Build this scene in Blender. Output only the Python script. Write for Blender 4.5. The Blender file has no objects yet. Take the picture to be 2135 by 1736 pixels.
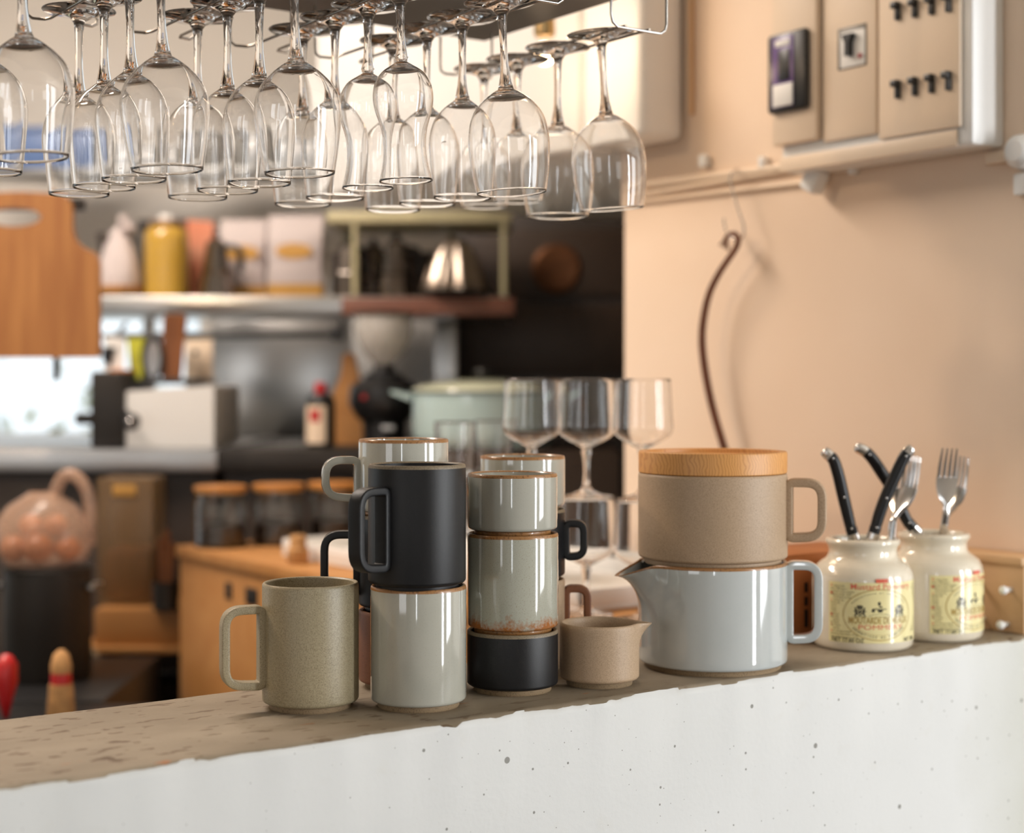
import bpy, bmesh, math, random
from mathutils import Vector, Matrix
random.seed(7)
PI = math.pi
rad = math.radians
S = bpy.context.scene
COL = S.collection

# ------------------------------------------------------------------ camera
# x runs along the bar, y from the room across the bar into the kitchen, z up.
CAMZ = 1.285            # eye height; the bar top is at z = 1.0
BAR = 1.0
FX, FY = 0.5779, 0.8161  # viewing direction (horizontal)
RX, RY = 0.8161, -0.5779 # to the right of it
F_PX = 3300.0
AZ = math.atan2(RY, RX)  # rotation that turns local x to the right, local y away
cam_d = bpy.data.cameras.new('camera')
cam = bpy.data.objects.new('camera', cam_d); COL.objects.link(cam)
cam.location = (0, 0, CAMZ)
cam.rotation_euler = (PI/2, 0, AZ)
cam_d.sensor_width = 36.0
cam_d.lens = F_PX/2135*36.0
cam_d.shift_y = -68.0/2135
cam_d.clip_start = 0.05; cam_d.clip_end = 60
cam_d.dof.use_dof = True
cam_d.dof.focus_distance = 1.43
cam_d.dof.aperture_fstop = 3.1
cam_d.dof.aperture_blades = 0
S.camera = cam

# ------------------------------------------------------------------ view, sky
S.view_settings.view_transform = 'Standard'
S.view_settings.look = 'None'
S.view_settings.gamma = 1.0
S.view_settings.exposure = 0.0
S.view_settings.use_curve_mapping = False
cy = S.cycles
cy.max_bounces = 40; cy.transmission_bounces = 36; cy.glossy_bounces = 8
cy.diffuse_bounces = 4; cy.transparent_max_bounces = 16
cy.caustics_refractive = True; cy.caustics_reflective = False
cy.sample_clamp_indirect = 4.0
cy.blur_glossy = 0.5

w = bpy.data.worlds.new('sky'); S.world = w; w.use_nodes = True
bg = w.node_tree.nodes['Background']
bg.inputs[0].default_value = (0.86, 0.95, 1.0, 1); bg.inputs[1].default_value = 1.25

def area(name, loc, aim, sx, sy, power, col, spread=180):
    d = bpy.data.lights.new(name, 'AREA'); d.shape = 'RECTANGLE'
    d.size = sx; d.size_y = sy; d.energy = power; d.color = col; d.spread = rad(spread)
    o = bpy.data.objects.new(name, d); COL.objects.link(o)
    o.location = loc
    o.rotation_euler = (Vector(aim)-Vector(loc)).to_track_quat('-Z', 'Y').to_euler()
    return o
# daylight through the tall windows of the guest side (front wall at y = -2.4)
area('daylight', (2.62, -2.36, 1.35), (2.62, 0, 1.35), 0.30, 2.3, 80, (0.96, 0.98, 1.0))
area('daylight', (4.35, -2.36, 1.45), (4.35, 0, 1.45), 1.6, 2.1, 95, (0.96, 0.98, 1.0))
area('daylight', (-1.9, -2.36, 1.6), (-1.9, 0, 1.6), 0.2, 1.6, 8, (0.95, 0.97, 1.0))
area('kitchen_fill', (0.35, 2.7, 2.66), (0.35, 2.7, 0), 1.2, 0.35, 50, (1, .87, .76))  # unseen fill added overhead to brighten the kitchen
area('side_fill', (-3.93, -0.6, 1.55), (0, -0.6, 1.55), 1.6, 1.4, 18, (0.97, 0.98, 1.0))  # added soft fill from the left, brightens the guest side; wall is solid there
# ------------------------------------------------------------------ maths
def K(L, D, z=0.0):
    """point L metres right of and D metres ahead of the eye; z is a true height"""
    return Vector((FX*D+RX*L, FY*D+RY*L, z))
def kp(px, D, py=None):
    """a point of the place D metres ahead, on the sight line of a pixel"""
    L = (px-1067.0)/F_PX*D
    z = CAMZ + (800.0-py)/F_PX*D if py is not None else 0.0
    return K(L, D, z)
def sz(n, D): return n/F_PX*D

# ------------------------------------------------------------------ materials
def new_mat(name):
    m = bpy.data.materials.new(name); m.use_nodes = True
    nt = m.node_tree; b = nt.nodes['Principled BSDF']
    return m, nt, b
def c4(c): return (c[0], c[1], c[2], 1)
def srgb(r, g, b):
    f = lambda v: (v/255/12.92) if v/255 <= .04045 else ((v/255+.055)/1.055)**2.4
    return (f(r), f(g), f(b))
def mat(name, col, rough=0.5, metal=0.0, var=0.06, scale=30, bump=0.0, bscale=None, spec=0.5, coat=0.0, col2=None, stretch=(1,1,1), lo=.3, hi=.7, trans=0, ior=None, alpha=1, emit=None, es=0):
    m, nt, b = new_mat(name)
    tc = nt.nodes.new('ShaderNodeTexCoord'); mp = nt.nodes.new('ShaderNodeMapping')
    mp.inputs['Scale'].default_value = stretch
    nt.links.new(tc.outputs['Object'], mp.inputs[0])
    nz = nt.nodes.new('ShaderNodeTexNoise'); nz.inputs['Scale'].default_value = scale
    nz.inputs['Detail'].default_value = 5
    nt.links.new(mp.outputs[0], nz.inputs['Vector'])
    rp = nt.nodes.new('ShaderNodeValToRGB')
    a = col; c = col2 if col2 else tuple(max(0, v*(1-var*2)) for v in col)
    rp.color_ramp.elements[0].position = lo; rp.color_ramp.elements[1].position = hi
    rp.color_ramp.elements[0].color = c4(c); rp.color_ramp.elements[1].color = c4(a)
    nt.links.new(nz.outputs['Fac'], rp.inputs[0])
    nt.links.new(rp.outputs[0], b.inputs['Base Color'])
    b.inputs['Roughness'].default_value = rough; b.inputs['Metallic'].default_value = metal
    b.inputs['Specular IOR Level'].default_value = spec
    b.inputs['Coat Weight'].default_value = coat
    b.inputs['Transmission Weight'].default_value = trans
    b.inputs['Alpha'].default_value = alpha
    if ior: b.inputs['IOR'].default_value = ior
    if emit:
        b.inputs['Emission Color'].default_value = c4(emit); b.inputs['Emission Strength'].default_value = es
    if bump:
        bp = nt.nodes.new('ShaderNodeBump'); bp.inputs['Strength'].default_value = bump
        bp.inputs['Distance'].default_value = 0.002
        n2 = nt.nodes.new('ShaderNodeTexNoise'); n2.inputs['Scale'].default_value = bscale or scale
        n2.inputs['Detail'].default_value = 4
        nt.links.new(mp.outputs[0], n2.inputs['Vector'])
        nt.links.new(n2.outputs['Fac'], bp.inputs['Height'])
        nt.links.new(bp.outputs[0], b.inputs['Normal'])
    return m
def glass_mat(name, col=(1,1,1), rough=0.0, ior=1.48):
    m, nt, b = new_mat(name)
    b.inputs['Base Color'].default_value = c4(col); b.inputs['Roughness'].default_value = rough
    b.inputs['Transmission Weight'].default_value = 1.0; b.inputs['IOR'].default_value = ior
    return m
def speckle(name, base, spot, rough, coat=0.0, scale=900, amount=.36, mott=None, spec=.5, bump=0.0, sheen=0):
    """stoneware: fine grain of a second colour plus slow mottling"""
    m, nt, b = new_mat(name)
    tc = nt.nodes.new('ShaderNodeTexCoord')
    n1 = nt.nodes.new('ShaderNodeTexNoise'); n1.inputs['Scale'].default_value = scale; n1.inputs['Detail'].default_value = 2
    n2 = nt.nodes.new('ShaderNodeTexNoise'); n2.inputs['Scale'].default_value = 24; n2.inputs['Detail'].default_value = 4
    for n in (n1, n2): nt.links.new(tc.outputs['Object'], n.inputs['Vector'])
    r1 = nt.nodes.new('ShaderNodeValToRGB')
    r1.color_ramp.elements[0].position = amount-.10; r1.color_ramp.elements[0].color = c4(spot)
    r1.color_ramp.elements[1].position = amount+.08; r1.color_ramp.elements[1].color = c4(base)
    nt.links.new(n1.outputs['Fac'], r1.inputs[0])
    mx = nt.nodes.new('ShaderNodeMix'); mx.data_type = 'RGBA'; mx.blend_type = 'MIX'
    mm = mott or tuple(v*.86 for v in base)
    r2 = nt.nodes.new('ShaderNodeMapRange'); r2.inputs[1].default_value = .45; r2.inputs[2].default_value = .8
    r2.inputs[4].default_value = .5
    nt.links.new(n2.outputs['Fac'], r2.inputs[0]); nt.links.new(r2.outputs[0], mx.inputs[0])
    nt.links.new(r1.outputs[0], mx.inputs[6]); mx.inputs[7].default_value = c4(mm)
    nt.links.new(mx.outputs[2], b.inputs['Base Color'])
    b.inputs['Roughness'].default_value = rough; b.inputs['Coat Weight'].default_value = coat
    b.inputs['Coat Roughness'].default_value = .04; b.inputs['Specular IOR Level'].default_value = spec
    if bump:
        bp = nt.nodes.new('ShaderNodeBump'); bp.inputs['Strength'].default_value = bump; bp.inputs['Distance'].default_value = .0006
        nt.links.new(n1.outputs['Fac'], bp.inputs['Height']); nt.links.new(bp.outputs[0], b.inputs['Normal'])
    return m

M = {}
M['glaze'] = speckle('grey_glaze', srgb(176,175,164), srgb(146,143,128), .07, .9, 1500, .30, srgb(164,165,153), .6)
M['glaze_rust'] = speckle('rusty_glaze', srgb(170,112,60), srgb(112,66,32), .12, .8, 500, .45, srgb(150,96,50))
M['rim_rust'] = speckle('rust_rim', srgb(158,112,66), srgb(110,74,42), .3, .4, 500, .4)
M['foot_clay'] = speckle('raw_clay', srgb(150,128,98), srgb(110,92,70), .75, 0, 900, .4)
M['sand'] = speckle('sand_clay', srgb(184,158,130), srgb(148,124,96), .5, 0, 1700, .44, srgb(176,150,120), .5, .15)
M['olive'] = speckle('olive_clay', srgb(164,152,124), srgb(118,106,80), .40, 0, 1500, .45, srgb(154,142,112), .5, .2)
M['black'] = speckle('black_matte_clay', srgb(19,19,21), srgb(29,29,30), .38, 0, 2400, .42, srgb(20,20,22), .36, .2)
M['blackrim'] = speckle('worn_black_rim', srgb(128,114,92), srgb(90,78,60), .5, 0, 900, .4)
M['white_glaze'] = speckle('pale_glaze', srgb(192,197,196), srgb(172,175,170), .06, .9, 1400, .28, srgb(184,191,189), .6)
M['cream'] = speckle('cream_jar_glaze', srgb(224,214,194), srgb(210,198,176), .15, .9, 500, .3, srgb(216,206,184))
M['glass'] = glass_mat('clear_glass', (1,1,1), 0.0, 1.46)
M['glass_warm'] = glass_mat('jar_glass', (.97,.98,.97), 0.0, 1.45)
M['hopper_plastic'] = mat('clear_plastic', srgb(226,220,212), .08, 0, .02, 5, alpha=.38, coat=.5)
M['smoke_plastic'] = mat('amber_plastic', srgb(150,120,84), .3, 0, .05, 6, alpha=.55)
M['wire'] = mat('steel_wire', (.62,.60,.57), .22, 1, .05, 20)
M['steel'] = mat('brushed_steel', (.62,.62,.61), .28, 1, .06, 4, stretch=(1,1,30))
M['steel_soft'] = mat('satin_steel', (.60,.61,.62), .38, 1, .05, 3, .05)
M['mirror'] = mat('polished_steel', (.74,.73,.72), .13, 1, .03, 10)
M['copper'] = mat('old_copper', srgb(190,150,116), .28, 1, .12, 14)
M['mould'] = mat('dull_aluminium', (.46,.38,.31), .34, 1, .08, 20)
M['brownclay'] = speckle('brown_clay', srgb(126,78,48), srgb(98,58,34), .5, 0, 1500, .42, srgb(116,70,42))
M['moka'] = mat('worn_aluminium', (.30,.26,.23), .16, 1, .06, 10)
M['strip'] = mat('dusky_red_edge', srgb(128,82,64), .45)
M['rail'] = mat('bronze_wire', (.36,.31,.26), .25, 1)
M['pegboard'] = mat('tan_board_paint', srgb(212,172,128), .6, 0, .05, 5)
M['rackpaint'] = mat('cream_rack_paint', srgb(206,196,156), .45)
M['oldpan'] = mat('tarnished_copper', srgb(120,76,44), .5, .6, .2, 20)
M['blackplast'] = mat('black_plastic', (.012,.012,.013), .35, 0, .05, 20)
M['handleblk'] = mat('black_handle_resin', (.008,.008,.009), .3, 0, .05, 20, spec=.35)
M['darkmetal'] = mat('dark_metal', (.035,.03,.026), .45, .4, .1, 8)
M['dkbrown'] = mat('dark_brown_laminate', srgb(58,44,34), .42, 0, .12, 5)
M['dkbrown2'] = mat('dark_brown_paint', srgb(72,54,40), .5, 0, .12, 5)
M['wall'] = mat('cream_wall_paint', srgb(240,218,196), .75, 0, .03, 2.2, .3, 22, col2=srgb(232,206,180))
M['kwall'] = mat('kitchen_wall_paint', srgb(236,230,222), .8, 0, .03, 3)
M['white'] = mat('white_paint', srgb(238,236,232), .5, 0, .02, 4)
M['panelplast'] = mat('ivory_plastic', srgb(236,214,188), .42, 0, .02, 6)
M['whiteplast'] = mat('white_plastic', srgb(240,240,238), .35, 0, .02, 6)
M['purple'] = mat('purple_face', srgb(96,66,132), .3, 0, .05, 10)
M['lid_wood'] = None
M['board_wood'] = mat('brown_board_wood', srgb(174,118,62), .5, 0, .1, 6, .06, 40, col2=srgb(144,88,40), stretch=(9,9,.7))
M['spoon_wood'] = mat('dark_wood', srgb(136,82,42), .5, 0, .15, 9, col2=srgb(100,58,30), stretch=(6,6,.7))
M['ply'] = mat('pine_ply', srgb(186,134,78), .55, 0, .06, 4, .05, 30, col2=srgb(172,118,64), stretch=(.6,5,5))
M['jarlid'] = mat('jar_lid_wood', srgb(196,132,66), .5, 0, .1, 12)
M['cork'] = mat('cork', srgb(206,156,100), .8, 0, .2, 60)
M['enamel'] = mat('pale_blue_enamel', srgb(182,206,206), .14, 0, .03, 3, coat=.7)
M['enamel_lid'] = mat('celadon_lid', srgb(206,210,184), .2, 0, .03, 3, coat=.5)
M['navy'] = mat('navy_rim', srgb(36,50,60), .3)
M['paperwhite'] = mat('white_paper_bag', srgb(204,192,190), .7, 0, .04, 12, .2, 20)
M['ochre'] = mat('ochre_print', srgb(206,156,78), .6, 0, .06, 20)
M['tea'] = mat('brown_flour', srgb(186,132,72), .7, 0, .1, 20)
M['yellowtin'] = mat('mustard_yellow_tin', srgb(196,156,62), .2, 0, .05, 6, coat=.6)
M['orangebag'] = mat('orange_packet', srgb(216,112,72), .4, 0, .25, 14, col2=srgb(230,170,140))
M['red'] = mat('red_plastic', srgb(190,30,34), .35, 0, .06, 10)
M['blue'] = mat('blue_plastic', srgb(96,128,184), .4, 0, .06, 10)
M['yellowgreen'] = mat('yellow_green_plastic', srgb(206,206,70), .4, 0, .08, 10)
M['bagplast'] = mat('thin_bag_plastic', srgb(214,176,150), .25, 0, .2, 14, .4, 24, alpha=.5)
M['rack_panel'] = mat('grey_shelf_underside', srgb(96,90,82), .45, .3, .06, 4)
M['leather'] = mat('brown_leather_cord', srgb(112,60,32), .42, 0, .15, 30)
M['carton'] = mat('brown_carton', srgb(190,118,66), .7, 0, .06, 8)
M['ink'] = mat('black_print', (.015,.012,.01), .6)
M['labelyellow'] = mat('yellow_label_paper', srgb(238,226,168), .25, 0, .03, 60, coat=.5)
M['redink'] = mat('red_print', srgb(226,104,78), .35, coat=.4)
M['goldink'] = mat('gold_print', srgb(182,152,78), .35, coat=.4)
M['oliveink'] = mat('olive_print', srgb(112,104,66), .35, coat=.4)
M['darkink'] = mat('dark_print', srgb(48,46,36), .35, coat=.4)
M['rubber'] = mat('grey_cable', srgb(160,140,112), .5)
M['floor'] = mat('dark_floor', srgb(70,58,48), .6, 0, .1, 3)
M['ceil'] = mat('ceiling_paint', srgb(236,228,214), .8, 0, .02, 3)
M['leaf'] = mat('foliage', srgb(120,150,60), .6, 0, .3, 12, col2=srgb(190,205,110))
M['bulb'] = mat('lit_bulb', (1,.8,.55), .3, emit=(1,.66,.36), es=26)
M['tomato'] = mat('orange_fruit', srgb(214,120,52), .3, 0, .15, 14, coat=.4)
M['shade'] = mat('lamp_brass', (.55,.38,.18), .3, 1)
M['window_frame'] = M['white']

# hinoki lid: rings of grain
def wood_lid():
    m, nt, b = new_mat('pine_lid')
    tc = nt.nodes.new('ShaderNodeTexCoord'); mp = nt.nodes.new('ShaderNodeMapping')
    mp.inputs['Rotation'].default_value = (0.12, .05, .5)
    nt.links.new(tc.outputs['Object'], mp.inputs[0])
    wv = nt.nodes.new('ShaderNodeTexWave'); wv.wave_type = 'BANDS'; wv.bands_direction = 'X'
    wv.inputs['Scale'].default_value = 105; wv.inputs['Distortion'].default_value = 14
    wv.inputs['Detail'].default_value = 2; wv.inputs['Detail Scale'].default_value = .5
    nt.links.new(mp.outputs[0], wv.inputs['Vector'])
    rp = nt.nodes.new('ShaderNodeValToRGB')
    rp.color_ramp.elements[0].color = c4(srgb(200,138,74)); rp.color_ramp.elements[1].color = c4(srgb(218,158,90))
    rp.color_ramp.elements[1].position = .55
    nt.links.new(wv.outputs['Fac'], rp.inputs[0]); nt.links.new(rp.outputs[0], b.inputs['Base Color'])
    b.inputs['Roughness'].default_value = .42
    return m
M['lid_wood'] = wood_lid()

# bar: stained concrete top, white painted front with pinholes
def bar_mat():
    m, nt, b = new_mat('bar_concrete')
    N = nt.nodes.new; Lk = nt.links.new
    tc = N('ShaderNodeTexCoord'); geo = N('ShaderNodeNewGeometry')
    def noise(scale, stretch=(1,1,1), det=5, ro=.5):
        mp = N('ShaderNodeMapping'); mp.inputs['Scale'].default_value = stretch
        Lk(tc.outputs['Object'], mp.inputs[0])
        n = N('ShaderNodeTexNoise'); n.inputs['Scale'].default_value = scale; n.inputs['Detail'].default_value = det
        n.inputs['Roughness'].default_value = ro
        Lk(mp.outputs[0], n.inputs['Vector']); return n.outputs['Fac']
    def ramp(f, p0, c0, p1, c1):
        r = N('ShaderNodeValToRGB'); r.color_ramp.elements[0].position = p0; r.color_ramp.elements[1].position = p1
        r.color_ramp.elements[0].color = c4(c0); r.color_ramp.elements[1].color = c4(c1); Lk(f, r.inputs[0]); return r.outputs[0]
    def mix(fac, a, c):
        x = N('ShaderNodeMix'); x.data_type = 'RGBA'; Lk(fac, x.inputs[0])
        for s, v in ((6, a), (7, c)):
            if isinstance(v, tuple): x.inputs[s].default_value = c4(v)
            else: Lk(v, x.inputs[s])
        return x.outputs[2]
    def math_(op, a, c=None):
        x = N('ShaderNodeMath'); x.operation = op; x.use_clamp = False
        for i, v in enumerate((a, c)):
            if v is None: continue
            if isinstance(v, (int, float)): x.inputs[i].default_value = v
            else: Lk(v, x.inputs[i])
        return x.outputs[0]
    top = ramp(noise(7, (1,1.6,1)), .35, srgb(132,120,102), .7, srgb(160,147,128))
    grain = ramp(noise(600, det=2), .3, (0,0,0), .75, (1,1,1))
    top = mix(math_('MULTIPLY', grain, .16), top, srgb(120,100,76))
    st = ramp(noise(46, (.8,2.2,1), 3, .5), .60, (0,0,0), .63, (1,1,1))
    reg = ramp(noise(2.3), .40, (.15,.15,.15), .6, (1,1,1))
    top = mix(math_('MULTIPLY', math_('MULTIPLY', st, reg), 1.0), top, srgb(92,70,48))
    rs = ramp(noise(23, (.6,2.6,1), 3), .70, (0,0,0), .73, (1,1,1))
    top = mix(math_('MULTIPLY', rs, .6), top, srgb(176,104,56))
    # front
    fr = ramp(noise(3), .3, srgb(212,213,211), .7, srgb(221,222,221))
    fr = mix(math_('MULTIPLY', ramp(noise(40, (1,1,1), 6), .62, (0,0,0), .8, (1,1,1)), .25), fr, srgb(205,203,194))
    # grey bare patch near the wall end
    sx = N('ShaderNodeSeparateXYZ'); Lk(tc.outputs['Object'], sx.inputs[0])
    mr = N('ShaderNodeMapRange'); mr.inputs[1].default_value = 1.44; mr.inputs[2].default_value = 1.56; mr.inputs[4].default_value = .55
    Lk(math_('ADD', sx.outputs[0], math_('MULTIPLY', noise(9), .1)), mr.inputs[0])
    fr = mix(mr.outputs[0], fr, srgb(186,186,172))
    holes = None
    for scl, th0, keep in ((55, .045, .84), (24, .045, .84), (120, .045, .90)):
        mp = N('ShaderNodeMapping'); mp.inputs['Rotation'].default_value = (PI/2, 0, 0); Lk(tc.outputs['Object'], mp.inputs[0])
        v = N('ShaderNodeTexVoronoi'); v.voronoi_dimensions = '2D'; v.inputs['Scale'].default_value = scl; Lk(mp.outputs[0], v.inputs['Vector'])
        sc = N('ShaderNodeSeparateColor'); Lk(v.outputs['Color'], sc.inputs[0])
        near = math_('LESS_THAN', v.outputs['Distance'], math_('MULTIPLY', sc.outputs[1], th0*1.6))
        sel = math_('GREATER_THAN', sc.outputs[0], keep)
        h = math_('MULTIPLY', near, sel)
        holes = h if holes is None else math_('MAXIMUM', holes, h)
    fr = mix(math_('MULTIPLY', holes, .75), fr, srgb(96,92,82))
    # face split with a ragged paint edge
    sn = N('ShaderNodeSeparateXYZ'); Lk(geo.outputs['Normal'], sn.inputs[0])
    e = math_('ADD', sn.outputs[2], math_('MULTIPLY', math_('SUBTRACT', noise(60), .5), .18))
    istop = math_('GREATER_THAN', e, .72)
    col = mix(istop, fr, top)
    Lk(col, b.inputs['Base Color'])
    b.inputs['Roughness'].default_value = .62; b.inputs['Specular IOR Level'].default_value = .35
    bp = N('ShaderNodeBump'); bp.inputs['Strength'].default_value = .22; bp.inputs['Distance'].default_value = .001
    hh = math_('SUBTRACT', noise(160, det=6), math_('MULTIPLY', holes, 2.0))
    Lk(hh, bp.inputs['Height']); Lk(bp.outputs[0], b.inputs['Normal'])
    return m
M['bar'] = bar_mat()

# rust creeping up from the foot of one glazed mug
def rust_foot_mat(h):
    m, nt, b = new_mat('grey_glaze_rusting_at_foot')
    N = nt.nodes.new; Lk = nt.links.new
    tc = N('ShaderNodeTexCoord'); sx = N('ShaderNodeSeparateXYZ'); Lk(tc.outputs['Object'], sx.inputs[0])
    n = N('ShaderNodeTexNoise'); n.inputs['Scale'].default_value = 60; n.inputs['Detail'].default_value = 4; Lk(tc.outputs['Object'], n.inputs['Vector'])
    n3 = N('ShaderNodeTexNoise'); n3.inputs['Scale'].default_value = 420; Lk(tc.outputs['Object'], n3.inputs['Vector'])
    a = N('ShaderNodeMath'); a.operation = 'MULTIPLY'; a.inputs[1].default_value = .030; Lk(n.outputs['Fac'], a.inputs[0])
    a2 = N('ShaderNodeMath'); a2.operation = 'MULTIPLY_ADD'; a2.inputs[1].default_value = .014; Lk(n3.outputs['Fac'], a2.inputs[0]); Lk(a.outputs[0], a2.inputs[2])
    s = N('ShaderNodeMath'); s.operation = 'SUBTRACT'; Lk(sx.outputs[2], s.inputs[0]); Lk(a2.outputs[0], s.inputs[1])
    mr = N('ShaderNodeMapRange'); mr.inputs[1].default_value = -.016; mr.inputs[2].default_value = -.006; Lk(s.outputs[0], mr.inputs[0])
    n1 = N('ShaderNodeTexNoise'); n1.inputs['Scale'].default_value = 1300; Lk(tc.outputs['Object'], n1.inputs['Vector'])
    r = N('ShaderNodeValToRGB'); r.color_ramp.elements[0].position = .28; r.color_ramp.elements[1].position = .42
    r.color_ramp.elements[0].color = c4(srgb(144,140,122)); r.color_ramp.elements[1].color = c4(srgb(172,172,158)); Lk(n1.outputs['Fac'], r.inputs[0])
    x = N('ShaderNodeMix'); x.data_type = 'RGBA'; Lk(mr.outputs[0], x.inputs[0]); x.inputs[6].default_value = c4(srgb(158,98,48)); Lk(r.outputs[0], x.inputs[7])
    Lk(x.outputs[2], b.inputs['Base Color'])
    b.inputs['Roughness'].default_value = .08; b.inputs['Coat Weight'].default_value = .9; b.inputs['Coat Roughness'].default_value = .04
    return m
M['glaze_foot'] = rust_foot_mat(.09)

# ------------------------------------------------------------------ mesh helpers
def finish(name, bm, mats, parent=None, smooth=True, angle=35, loc=None):
    bmesh.ops.recalc_face_normals(bm, faces=bm.faces[:])
    me = bpy.data.meshes.new(name); bm.to_mesh(me); bm.free()
    if not isinstance(mats, (list, tuple)): mats = [mats]
    for m in mats: me.materials.append(m)
    if smooth:
        me.polygons.foreach_set('use_smooth', [True]*len(me.polygons))
        me.set_sharp_from_angle(angle=rad(angle))
    o = bpy.data.objects.new(name, me); COL.objects.link(o)
    if parent is not None: o.parent = parent
    if loc is not None: o.location = loc
    return o
def tag(o, label=None, cat=None, group=None, kind=None):
    if label: o['label'] = label
    if cat: o['category'] = cat
    if group: o['group'] = group
    if kind: o['kind'] = kind
    return o
def thing(name, label, cat, loc=(0,0,0), rz=0.0, group=None):
    o = bpy.data.objects.new(name, None); COL.objects.link(o)
    o.empty_display_size = .02
    o.location = loc; o.rotation_euler = (0, 0, rz)
    return tag(o, label, cat, group)
def dup(root, loc, rz=None, label=None, group=None):
    def cp(o, par):
        c = o.copy(); COL.objects.link(c)
        if par is not None: c.parent = par
        for ch in [x for x in bpy.data.objects if x.parent == o]: cp(ch, c)
        return c
    c = cp(root, None); c.location = loc
    if rz is not None: c.rotation_euler = (0, 0, rz)
    if label: c['label'] = label
    if group: c['group'] = group
    return c

def bm_box(bm, x0, x1, y0, y1, z0, z1, bev=0.0, seg=2, mi=0, rot=None, piv=(0,0,0)):
    vs = [bm.verts.new((x, y, z)) for x in (x0, x1) for y in (y0, y1) for z in (z0, z1)]
    idx = [(0,1,3,2),(4,6,7,5),(0,4,5,1),(2,3,7,6),(0,2,6,4),(1,5,7,3)]
    fs = [bm.faces.new([vs[i] for i in f]) for f in idx]
    for f in fs: f.material_index = mi
    if bev:
        es = list({e for f in fs for e in f.edges})
        r = bmesh.ops.bevel(bm, geom=es, offset=bev, segments=seg, profile=.5, affect='EDGES', clamp_overlap=True)
        for f in r['faces']: f.material_index = mi
        vs = list({v for f in r['faces'] for v in f.verts} | {v for v in vs if v.is_valid})
    if rot is not None:
        bmesh.ops.rotate(bm, verts=[v for v in vs if v.is_valid], cent=piv, matrix=rot)
    return vs
def box(name, x0, x1, y0, y1, z0, z1, m, parent=None, bev=0.0, loc=None):
    bm = bmesh.new(); bm_box(bm, x0, x1, y0, y1, z0, z1, bev)
    return finish(name, bm, m, parent, loc=loc)

def bm_lathe(bm, prof, seg=96, mids=None, center=(0,0,0), fn=None):
    """prof: list of (r, z); mids: material index of each segment; ends with r = 0 close on the axis"""
    rings = []
    cx, cyy, cz = center
    for r, z in prof:
        if r < 1e-6: rings.append([bm.verts.new((cx, cyy, cz+z))])
        else:
            ring = []
            for i in range(seg):
                a = 2*PI*i/seg; rr, zz = (r, z) if fn is None else fn(a, r, z)
                ring.append(bm.verts.new((cx+rr*math.cos(a), cyy+rr*math.sin(a), cz+zz)))
            rings.append(ring)
    for k in range(len(rings)-1):
        a, b = rings[k], rings[k+1]; mi = mids[k] if mids else 0
        for i in range(seg):
            j = (i+1) % seg
            if len(a) == 1 and len(b) == 1: break
            if len(a) == 1: f = bm.faces.new((a[0], b[i], b[j]))
            elif len(b) == 1: f = bm.faces.new((a[i], b[0], a[j]))
            else: f = bm.faces.new((a[i], b[i], b[j], a[j]))
            f.material_index = mi
    return rings
def lathe(name, prof, m, parent=None, seg=96, mids=None, loc=None, fn=None, angle=35):
    bm = bmesh.new(); bm_lathe(bm, prof, seg, mids, fn=fn)
    return finish(name, bm, m, parent, loc=loc, angle=angle)

def spline(pts, n=8):
    """Catmull-Rom through the points"""
    P = [Vector(p) for p in pts]; out = []
    for i in range(len(P)-1):
        p0 = P[max(i-1, 0)]; p1 = P[i]; p2 = P[i+1]; p3 = P[min(i+2, len(P)-1)]
        for k in range(n):
            t = k/n
            out.append(.5*((2*p1)+(p2-p0)*t+(2*p0-5*p1+4*p2-p3)*t*t+(3*p1-p0-3*p2+p3)*t**3))
    out.append(P[-1]); return out
def bm_sweep(bm, path, shape, up=None, closed=False, cap=True, mi=0):
    """shape: function k -> list of (u, v) offsets (u along the side vector, v along the normal)"""
    n = len(path); rings = []
    P = [Vector(p) for p in path]
    prev = None
    for k in range(n):
        if closed: t = (P[(k+1) % n]-P[k-1]).normalized()
        else: t = (P[min(k+1, n-1)]-P[max(k-1, 0)]).normalized()
        if up is not None: ref = Vector(up)
        else:
            if prev is None:
                ref = Vector((0,0,1)) if abs(t.z) < .9 else Vector((1,0,0))
            else: ref = prev
        s = t.cross(ref)
        if s.length < 1e-6: s = t.cross(Vector((0.3, 1, .1)))
        s.normalize(); nn = s.cross(t).normalized(); prev = nn
        rings.append([bm.verts.new(P[k]+s*u+nn*v) for u, v in shape(k)])
    m = len(rings[0])
    for k in range(n if closed else n-1):
        a, b = rings[k], rings[(k+1) % n]
        for i in range(m):
            j = (i+1) % m
            f = bm.faces.new((a[i], a[j], b[j], b[i])); f.material_index = mi
    if cap and not closed:
        for r in (rings[0][::-1], rings[-1]):
            f = bm.faces.new(r); f.material_index = mi
    return rings
def circ(r, n=10, ry=None):
    ry = r if ry is None else ry
    return [(r*math.cos(2*PI*i/n), ry*math.sin(2*PI*i/n)) for i in range(n)]
def bm_tube(bm, path, r, n=10, closed=False, mi=0):
    f = r if callable(r) else (lambda k: r)
    bm_sweep(bm, path, lambda k: circ(f(k), n), closed=closed, mi=mi)
def tube(name, path, r, m, parent=None, n=10, closed=False):
    bm = bmesh.new(); bm_tube(bm, path, r, n, closed)
    return finish(name, bm, m, parent, angle=60)
def bm_sphere(bm, c, r, seg=16, sc=(1,1,1), mi=0):
    mt = Matrix.Translation(c) @ Matrix.Diagonal((sc[0], sc[1], sc[2], 1))
    o = bmesh.ops.create_uvsphere(bm, u_segments=seg, v_segments=max(6, seg*2//3), radius=r, matrix=mt)
    for v in o['verts']:
        for f in v.link_faces: f.material_index = mi
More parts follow.
